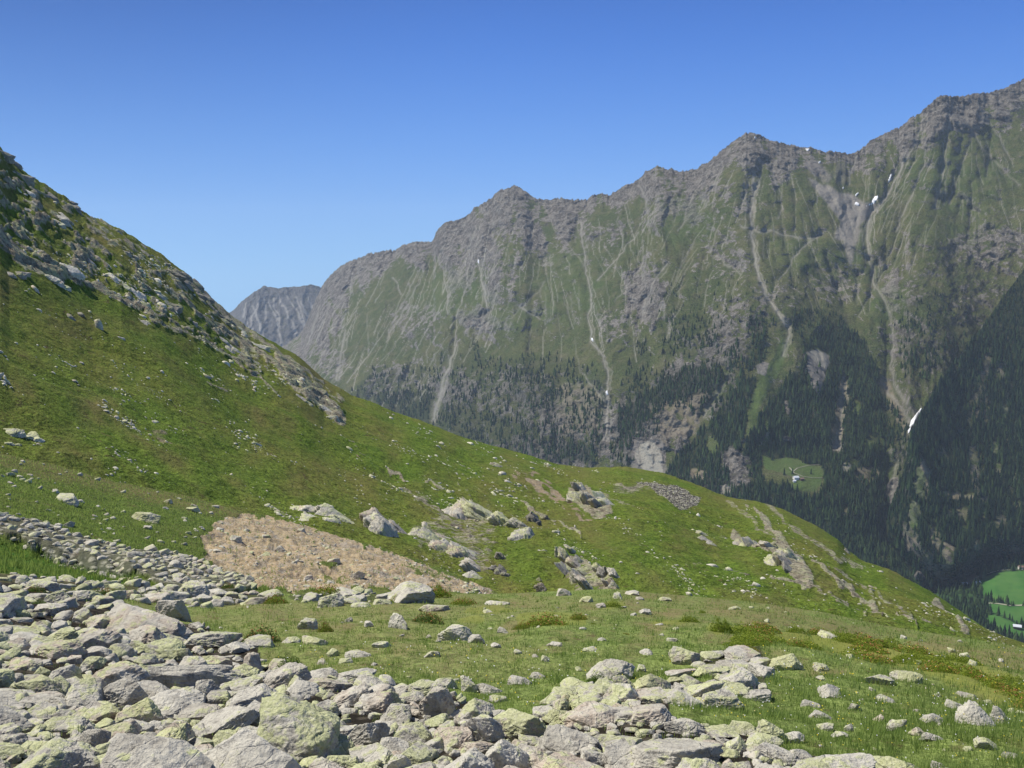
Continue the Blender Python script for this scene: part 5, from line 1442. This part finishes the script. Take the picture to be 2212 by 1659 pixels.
OC = [(697, 1127, 120, 66, 35, 16, 'cluster of pale green rocks just above the bare earth patch', .75, 1.7), (833, 1145, 80, 84, 50, 16, 'chain of pale rocks running down to the right rim of the bare earth', .7, 2.2),
      (935, 1165, 80, 60, 42, 14, 'broken pale rocks left of the big yellowish outcrop', .7, 2), (1010, 1215, 90, 70, 42, 18, 'lichen-streaked rocky bank above the tip of the bare earth', .65, 2.6),
      (1015, 1120, 90, 76, 42, 4, 'big yellowish green outcrop slab in the centre of the hillside', .62, 1.9), (1113, 1156, 84, 66, 45, 5, 'second large outcrop slab right of the yellowish one', .55, 1.9),
      (1165, 1135, 26, 80, 66, 9, 'curved dark rock rib right of the second slab', .02, 2.2), (1270, 1085, 76, 52, 48, 18, 'group of striped steep slabs in the middle hillside', .5, 3),
      (1255, 1238, 100, 56, 50, 22, 'fan of thin slanting slabs right above the meadow crest', .6, 3.6), (1322, 1252, 50, 46, 55, 10, 'small dark-streaked slabs at the right end of the slanting fan', .4, 2.6), (1088, 1232, 46, 56, 52, 9, 'dark jagged rocks left of the slanting slabs', .03, 1.8),
      (1168, 1258, 36, 28, 60, 5, 'small grey outcrop between dark jagged rocks and slanting slabs', .3, 1.6), (1622, 1178, 58, 44, 40, 9, 'left dark-cracked outcrop on the right part of the hillside', .4, 1.8),
      (1700, 1212, 86, 70, 46, 18, 'largest grey outcrop on the right part of the hillside', .45, 2.2), (1073, 1003, 26, 20, 35, 3, 'small brown-topped rock near the hill crest', .3, 1.6),
      (150, 676, 48, 18, 6, 3, 'dark-bottomed slab alone on the upper left turf', .1, 2.2), (712, 892, 46, 26, 40, 7, 'cracked pale rocks at the lower end of the rocky band', .8, 1.8), (1830, 1190, 24, 20, 50, 4, 'dark notch of rock on the right skyline of the hill', .03, 1.5),
      (1310, 1092, 46, 36, 46, 8, 'pale slabs right beside the striped steep slabs', .75, 2.6), (1535, 1170, 50, 22, 38, 6, 'low stony rib left of the dark-cracked outcrop', .6, 2.6),
      (20, 935, 50, 30, 0, 5, 'heap of large pale stones at the left edge under the turf slope', .7, 1.3), (60, 948, 40, 30, 0, 6, 'loose pale stones right of the heap at the left edge', .75, 1.3), (20, 965, 34, 14, 0, 2, 'single rounded rock at the left edge above the shoulder', .5, 1.4)]
for i, (cx, cy, w, h, a, n, lab, tint, el) in enumerate(OC):
    outcrop(HL, cx, cy, w, h, a, n, lab, i + 1, tint, el)
# crags along the skyline band
r5 = np.random.default_rng(55)
crag_pts = [(6, 322), (40, 372), (70, 395), (100, 412), (152, 438), (200, 474), (256, 493), (300, 528), (345, 560), (380, 590), (410, 606), (428, 630), (448, 650), (470, 668), (490, 684), (50, 500), (20, 520), (90, 560), (150, 600), (200, 560), (250, 600), (300, 640), (180, 520),
            (340, 640), (370, 660), (420, 700), (280, 560), (230, 520), (480, 740), (520, 770), (560, 790), (610, 830), (650, 860), (560, 745), (520, 720), (640, 800), (690, 850), (120, 470), (60, 440), (110, 610), (30, 590), (310, 690)]
ORD2 = ['first'] + ORD[1:] + ['seventeenth', 'eighteenth', 'nineteenth'] + ['twenty' + q for q in ('th', '-first', '-second', '-third', '-fourth', '-fifth', '-sixth', '-seventh', '-eighth', '-ninth')]
band_rank = {p_: j for j, p_ in enumerate(sorted(crag_pts[15:]))}
for i, (x, y) in enumerate(crag_pts):
    sky_one = i < 15
    outcrop(HL, x, y + (6 if sky_one else 0), r5.uniform(22, 46), r5.uniform(16, 30), r5.uniform(25, 45), int(r5.integers(5, 10)),
            f'dark crag on the left skyline, {ORD2[i]} one counted down from the picture edge' if sky_one else f'grey crag inside the rocky band of the hill, {ORD2[band_rank[(x, y)]]} from the left', 60 + i, .05 if sky_one else r5.uniform(.1, .8), r5.uniform(1.4, 2.4), 'crags of the left skyline' if sky_one else 'crags of the rocky band')

hs_ = Heap()
r6 = np.random.default_rng(66)
seeds = [(r6.uniform(-40, 2180), r6.uniform(0, 1)) for _ in range(300)]
for sx_, f in seeds:
    top = hill_sky(sx_) + 6; bot = h_base(sx_) - 36
    y0 = top + (bot - top) * f
    for j in range(int(min(70, 2 + r6.pareto(1.1) * 5))):
        t = r6.normal() * 30; x = sx_ + t + r6.normal() * 6; y = y0 + t * .64 + r6.normal() * 4.5
        if y < hill_sky(x) + 3 or y > h_base(x) - 30 or x < -60 or x > 2260: continue
        p = HL.sample(x, y)[0]; k = p[1] / F0
        w = k * min(9, 1.0 * math.exp(r6.normal() * .7) + .3) * np.interp(x, [0, 900, 2200], [1.25, 1, .85])
        hs_.add(tiny_geo[r6.integers(0, 10)], rotm(r6.normal() * .2, math.radians(30) + r6.normal() * .3, r6.normal() * .4) @ np.diag([w * r6.uniform(1, 2.2), w, w * .62]), p + np.array([0, 0, w * .1]), r6.uniform(.4, 1))
for x in range(2600):
    px = r6.uniform(1365, 1520); py = r6.uniform(1030, 1102)
    if look(hscree, px, py) < .5 or py < hill_sky(px) + 5: continue
    p = HL.sample(px, py)[0]; k = p[1] / F0; w = k * r6.uniform(.8, 2.2)
    hs_.add(tiny_geo[r6.integers(0, 10)], rotm(r6.normal() * .4, r6.normal() * .4, r6.uniform(0, 6)) @ np.diag([w, w, w * .6]), p, r6.uniform(.05, .5))
add_obj('hillside_stones', hs_.mesh('hillside_stones', mat_sm_far), 'stuff', 'pale stones strewn in slanting streaks over the turf of the hillside', 'stones')

# ------------------------------------------------------------------ meadow grass
t_ = NT('grass_blades', .8, .15)
tn = t_.attr('tint').outputs['Fac']
g_ = t_.mix(t_.ramp(tn, 0, .5), (.145, .215, .045), (.26, .335, .10))
g_ = t_.mix(t_.ramp(tn, .55, 1.0), g_, (.32, .30, .12))
mat_grass = t_.done(g_)
tr_ = t_.n('ShaderNodeBsdfTranslucent'); mx_ = t_.n('ShaderNodeMixShader'); mx_.inputs[0].default_value = .45
t_.put(tr_.inputs[0], t_.mix(.6, g_, (.34, .46, .10)))
t_.link(t_.b.outputs[0], mx_.inputs[1]); t_.link(tr_.outputs[0], mx_.inputs[2])
t_.link(mx_.outputs[0], t_.t.nodes['Material Output'].inputs['Surface'])


def blades(L, n, xr, yr, dens, hfun, seed, dry, pow_=1.0):
    r = np.random.default_rng(seed)
    x = r.uniform(*xr, n); y = yr[0] + (yr[1] - yr[0]) * r.uniform(0, 1, n) ** pow_
    d = dens(x, y); keep = r.uniform(0, 1, n) < d
    x, y = x[keep], y[keep]; P = L.sample(x, y); n = len(x)
    h = hfun(P[:, 1], x, y) * r.uniform(.45, 1.25, n)
    h = h * (.55 + 1.0 * sstep(-.25, .45, fbm(P[:, 0] / .55, P[:, 1] / .7, 8.2, 2))) * np.where(r.uniform(0, 1, n) < .02, 1.7, 1)
    a = r.uniform(0, 2 * math.pi, n); lean = r.uniform(.1, .65, n)
    wd = np.maximum(.0045, P[:, 1] * .00042) * r.uniform(.7, 1.5, n)
    ca, sa = np.cos(a), np.sin(a)
    la = a + math.pi / 2 + r.normal(0, .5, n)
    V = np.empty((n, 3, 3))
    V[:, 0] = P + np.stack([ca * wd, sa * wd, -.02 + 0 * a], -1)
    V[:, 1] = P - np.stack([ca * wd, sa * wd, .02 + 0 * a], -1)
    V[:, 2] = P + np.stack([np.cos(la) * h * lean, np.sin(la) * h * lean, h], -1)
    tint = np.clip(r.normal(.28, .16, n) + dry(x, y, P), 0, 1)
    return V.reshape(-1, 3), np.arange(n * 3).reshape(-1, 3), np.repeat(tint, 3)


def fg_d(x, y):
    d = (1 - look(frub, x, np.minimum(y, 1657)) * .93) * (1 - .7 * look(fheath, x, np.minimum(y, 1657)))
    return np.where(y < C1(x) + 1, 0, d) * (.62 + .38 * sstep(-.2, .3, fbm(x / 30, y / 14, 4.9, 2)))


V1, F1, T1 = blades(FG, 330000, (-120, 2330), (1262, 1720), fg_d, lambda Y, x, y: np.interp(x, [600, 1500, 2000], [.07, .075, .115]) * np.interp(Y, [8, 50], [.9, 1.15]) * (.6 + .8 * sstep(-.3, .4, fbm(x / 40, y / 20, 1.9, 2))), 5,
                    lambda x, y, P: .42 * look(fdry, x, np.minimum(y, 1657)) + -.5 * look(fheath, x, np.minimum(y, 1657)) * 0 + .35 * fbm(P[:, 0] / 1.6, P[:, 1] / 2.2, 3.3, 3))
V2, F2, T2 = blades(NS, 110000, (-60, 1080), (985, 1285), lambda x, y: np.where((y > n_top(x) + 1) & (y < C1(x) + 4), 1, 0) * (1 - look(nrub, x, y)) * (1 - look(nsand, x, y) * np.where(fbm(x / 9, y / 6, 2.4, 2) > .28, .55, 1)),
                    lambda Y, x, y: .16 + .14 * look(nlush, x, y), 6, lambda x, y, P: .35 * look(ndry, x, y) - .15 * look(nlush, x, y) + .2 * fbm(P[:, 0] / 4, P[:, 1] / 5, 3.3, 2))
me = make_mesh('meadow_grass', np.concatenate([V1, V2]), np.concatenate([F1, F2 + len(V1)]), [mat_grass], False, {'tint': np.concatenate([T1, T2])})
add_obj('meadow_grass', me, 'stuff', 'short green and straw-coloured alpine grass covering the meadow', 'grass')

# ------------------------------------------------------------------ shrubs
t_ = NT('shrub_leaves', .6, .25); tn = t_.attr('tint').outputs['Fac']
mat_leaf = t_.done(t_.mix(tn, (.05, .10, .02), (.20, .28, .05)))
t_ = NT('heath_leaves', .6, .2); tn = t_.attr('tint').outputs['Fac']
mat_heath = t_.done(t_.mix(tn, (.13, .20, .02), (.33, .39, .05)))
t_ = NT('shrub_blossom', .6, .2); tn = t_.attr('tint').outputs['Fac']
mat_blos = t_.done(t_.mix(tn, (.28, .085, .04), (.42, .20, .08)))
t_ = NT('shrub_twigs', .9, .1); mat_twig = t_.done((.07, .045, .03))


def leaf_cloud(seed, n, size, r0, r1, flat=.42):
    r = np.random.default_rng(seed)
    a = r.uniform(0, 6.283, n); rad = r.uniform(0, 1, n) ** .5
    top = (1 - rad ** 2.2) * (.75 + .5 * noise(np.cos(a) * rad * 2.2 + seed, np.sin(a) * rad * 2.2, 2.2))
    z = top * r.uniform(r0, r1, n) * flat * 2
    rad = rad * (1 + .18 * noise(np.cos(a) * 2 + seed, np.sin(a) * 2, .7))
    c = np.stack([np.cos(a) * rad, np.sin(a) * rad, z], -1)
    u = r.normal(size=(n, 3)); u /= np.linalg.norm(u, axis=1, keepdims=True)
    v = np.cross(u, r.normal(size=(n, 3))); v /= np.linalg.norm(v, axis=1, keepdims=True)
    s = size * r.uniform(.6, 1.4, n)[:, None]
    V = np.stack([c - u * s, c - v * s * .45, c + u * s, c + v * s * .45], 1).reshape(-1, 3)
    return V, np.arange(n * 4).reshape(-1, 4), np.repeat(np.clip(r.normal(.4, .25, n) + .25 * (z / flat - .5), 0, 1), 4)


def twig_mesh(seed):
    r = np.random.default_rng(seed); V = []; Fc = []
    for i in range(26):
        a = r.uniform(0, 6.28); q = r.uniform(.3, .85); b = len(V)
        e = np.array([math.cos(a) * q, math.sin(a) * q, r.uniform(.2, .55)]); n_ = np.array([-math.sin(a), math.cos(a), 0]) * .012
        V += [n_, -n_, e * .5 - n_ + [0, 0, .06], e * .5 + n_ + [0, 0, .06], e - n_ * .3, e + n_ * .3]
        Fc += [(b, b + 1, b + 2, b + 3), (b + 3, b + 2, b + 4, b + 5)]
    return make_mesh('twigs', np.array(V), np.array(Fc), [mat_twig], False)


for m_ in (mat_leaf, mat_heath):
    nt_ = m_.node_tree; p_ = nt_.nodes['Principled BSDF']
    q_ = nt_.nodes.new('ShaderNodeBsdfTranslucent'); x_ = nt_.nodes.new('ShaderNodeMixShader'); x_.inputs[0].default_value = .4
    nt_.links.new(p_.inputs['Base Color'].links[0].from_socket, q_.inputs[0])
    nt_.links.new(p_.outputs[0], x_.inputs[1]); nt_.links.new(q_.outputs[0], x_.inputs[2]); nt_.links.new(x_.outputs[0], nt_.nodes['Material Output'].inputs['Surface'])
lm = {}
for kind_, mat in (('green', mat_leaf), ('heath', mat_heath)):
    lm[kind_] = []
    for i in range(4):
        V, Fc, T = leaf_cloud(10 + i, 2600, .045, .35, 1.0)
        lm[kind_].append(make_mesh('foliage', V, Fc, [mat], False, {'tint': T}))
bl = []
for i in range(4):
    V, Fc, T = leaf_cloud(10 + i, 330, .040, .92, 1.12)
    bl.append(make_mesh('blossoms', V, Fc, [mat_blos], False, {'tint': T}))
tw = [twig_mesh(i) for i in range(2)]
SH = [(212, 1278, 92, 30, 'green', 1, 'long red-flowering shrub on the upper rim of the left boulder field', 'alpine shrub'), (68, 1274, 52, 26, 'green', 1, 'red-flowering shrub in front of the rounded light boulder at far left', ''),
      (150, 1250, 50, 22, 'green', 0, 'brownish green shrub behind the long red-flowering shrub', ''), (298, 1296, 46, 26, 'green', 0, 'small dark shrub right below the long red-flowering shrub', ''),
      (490, 1284, 40, 22, 'green', 1, 'small reddish shrub left of the flat lichen rocks', ''), (440, 1296, 26, 14, 'green', 1, 'tiny red shrub between rim stones', ''),
      (556, 1372, 96, 48, 'green', 1, 'large red-flowering shrub beside the smooth boulder with dark right edge', ''), (622, 1422, 84, 50, 'green', 0, 'bright green low bush below the large red-flowering shrub', ''),
      (922, 1338, 82, 38, 'green', 1, 'red-flowering shrub between the white angular and the double-humped boulder', ''), (700, 1280, 82, 26, 'heath', 1, 'orange-green shrub at the lower rim of the bare earth', ''),
      (590, 1296, 60, 24, 'heath', 1, 'olive shrub right of the flat lichen rocks', ''), (935, 1283, 84, 26, 'heath', 1, 'reddish heath cushion near the tip of the bare earth', ''), (860, 1300, 60, 20, 'heath', 1, 'small orange cushion in front of the low flat stones', ''),
      (1290, 1462, 52, 44, 'green', 0, 'small dark green bush at the foot of the broad square boulder', ''), (700, 1355, 40, 26, 'heath', 1, 'reddish cushion right of the whitish pointed boulder', ''),
      (80, 1310, 46, 18, 'green', 0, 'green cushion in the upper left boulder field', ''), (200, 1330, 10, 6, 'green', 0, 'tiny green tuft shrub on a left boulder gap', ''),
      (600, 1410, 40, 26, 'green', 0, 'dark green bushlet left of the bright green low bush', ''), (1180, 1345, 110, 26, 'heath', 1, 'wide yellow-green cushion with red tips in the middle meadow', ''), (1130, 1352, 46, 18, 'heath', 1, 'small reddish cushion left of the wide yellow-green one', ''),
      (1250, 1335, 50, 20, 'heath', 1, 'orange cushion right of the wide yellow-green one', ''), (1215, 1378, 44, 18, 'green', 0, 'dull green cushion below the wide yellow-green one', ''), (1325, 1306, 50, 18, 'heath', 0, 'bright yellow-green cushion on the meadow crest', ''),
      (1562, 1362, 64, 34, 'heath', 0, 'rounded yellow-green cushion above the triangular boulder', ''), (1490, 1345, 56, 18, 'heath', 0, 'flat yellow-green cushion left of the rounded one', ''), (1000, 1300, 70, 18, 'heath', 1, 'flat olive cushion near the flat whitish crest stone', ''),
      (1370, 1445, 40, 20, 'green', 0, 'grass-green bushlet right of the broad square boulder', ''), (1395, 1480, 60, 26, 'green', 0, 'low green bush between boulders right of centre', ''), (640, 1455, 44, 20, 'green', 0, 'dark bushlet at the foot of the bright green low bush', '')]
r7 = np.random.default_rng(12)
for i in range(64):      # the continuous heath band on the right
    t = r7.uniform(0, 1); x = 1600 + 640 * t; y = np.interp(x, [1600, 1750, 1900, 2000, 2100, 2240], [1390, 1385, 1410, 1425, 1455, 1500]) + r7.uniform(-26, 26) * (1 if x < 1950 else .8)
    SH.append((x, y, r7.uniform(50, 110), r7.uniform(14, 22), 'heath', 1 if r7.uniform() < .22 else 0, None, ''))
for i in range(30):
    x = r7.uniform(560, 2180); y = r7.uniform(0, 1) * 110 + C1(x) + 12
    if look(frub, x, y) > .3 or look(fheath, x, y) > .3: continue
    SH.append((x, y, r7.uniform(18, 46), r7.uniform(8, 13), 'green' if r7.uniform() < .6 else 'heath', 1 if r7.uniform() < .2 else 0, None, ''))
taken.clear()
heath_lab = {}
for i in sorted([j for j, q in enumerate(SH) if q[6] is None], key=lambda j: min((m[0] - SH[j][0]) ** 2 + (1.6 * (m[1] - SH[j][1])) ** 2 for m in marks)):
    q = SH[i]
    heath_lab[i] = rel_label((q[0], q[0], q[1], q[1]), 0, 0, ('low green cushion' if q[4] == 'green' else 'yellow-green heath cushion') if not q[5] else 'red-tipped heath cushion') or 'heath cushion in the heath band at right'
for i, (x, y, w, h, kd, red, lab, _) in enumerate(SH):
    y1 = y + h * .35
    L = FG if y1 > C1(x) + 3 else NS
    p = L.sample(x, y1)[0]; k = p[1] / F0
    e = add_obj('alpine_shrub', None, 'thing', lab or heath_lab[i], 'shrub',
                None if lab else ('heath cushions with red tips' if red else 'yellow-green heath cushions' if kd == 'heath' else 'low green cushions'), loc=tuple(p + np.array([0, w * k * .3, -.06 - .09 * w * k])))
    hh = max(h * k * (1.5 if kd == 'heath' else 1.05), w * k * (.34 if kd == 'heath' else .24))
    e.scale = (w * k / 2, w * k / 2 * .8, hh); e.rotation_euler = (-.28, 0, r7.uniform(0, 6.28) * 0 + r7.normal() * .3)
    add_obj('foliage', lm[kd][i % 4], parent=e)
    if red: add_obj('blossoms', bl[i % 4], parent=e)
    if i < 29: add_obj('twigs', tw[i % 2], parent=e)

# small flowers in the meadow
t_ = NT('petals', .6, .2); tn = t_.attr('tint').outputs['Fac']; mat_pet = t_.done(t_.mix(t_.ramp(tn, .45, .55), (.80, .80, .74), (.75, .62, .06)))
r8 = np.random.default_rng(99); n = 900
x = r8.uniform(600, 2212, n); y = r8.uniform(1400, 1659, n); ok = look(frub, x, y) < .3; x, y = x[ok], y[ok]; n = len(x)
P = FG.sample(x, y) + np.array([0, 0, .13]); s_ = (P[:, 1] * .0006 * r8.uniform(.6, 1.3, n))[:, None]
a = np.arange(6) / 6 * 2 * math.pi
off = np.stack([np.cos(a), np.sin(a) * .7, np.sin(a) * .7], -1)
V = (P[:, None] + off[None] * s_[:, None]).reshape(-1, 3)
add_obj('meadow_flowers', make_mesh('meadow_flowers', V, np.arange(n * 6).reshape(-1, 6), [mat_pet], False, {'tint': np.repeat(r8.uniform(0, 1, n), 6)}), 'stuff', 'tiny white and yellow flowers dotted over the meadow', 'flowers')

# ------------------------------------------------------------------ haze
zlo = min(o.P[..., 2].min() for o in (MT, SPUR, PK, VL, FG, NS, HL)); zhi = max(o.P[..., 2].max() for o in (MT, SPUR, PK))
xlo, xhi, ylo, yhi = -9000, 9000, -300, 13500
V = [(xlo, ylo, zlo - 1), (xhi, ylo, zlo - 1), (xhi, yhi, zlo - 1), (xlo, yhi, zlo - 1), (xlo, ylo, zhi + 5), (xhi, ylo, zhi + 5), (xhi, yhi, zhi + 5), (xlo, yhi, zhi + 5)]
me = bpy.data.meshes.new('haze'); me.from_pydata(V, [], [(0, 3, 2, 1), (4, 5, 6, 7), (0, 1, 5, 4), (1, 2, 6, 5), (2, 3, 7, 6), (3, 0, 4, 7)])
hm = bpy.data.materials.new('haze'); hm.use_nodes = True
nt = hm.node_tree; nt.nodes.remove(nt.nodes['Principled BSDF'])
pv = nt.nodes.new('ShaderNodeVolumePrincipled'); pv.inputs['Color'].default_value = (.80, .88, 1.0, 1); pv.inputs['Density'].default_value = HAZE; pv.inputs['Anisotropy'].default_value = 0.0
nt.links.new(pv.outputs[0], nt.nodes['Material Output'].inputs['Volume'])
me.materials.append(hm)
add_obj('haze', me, 'stuff', 'thin bluish air haze over the valley', 'haze')
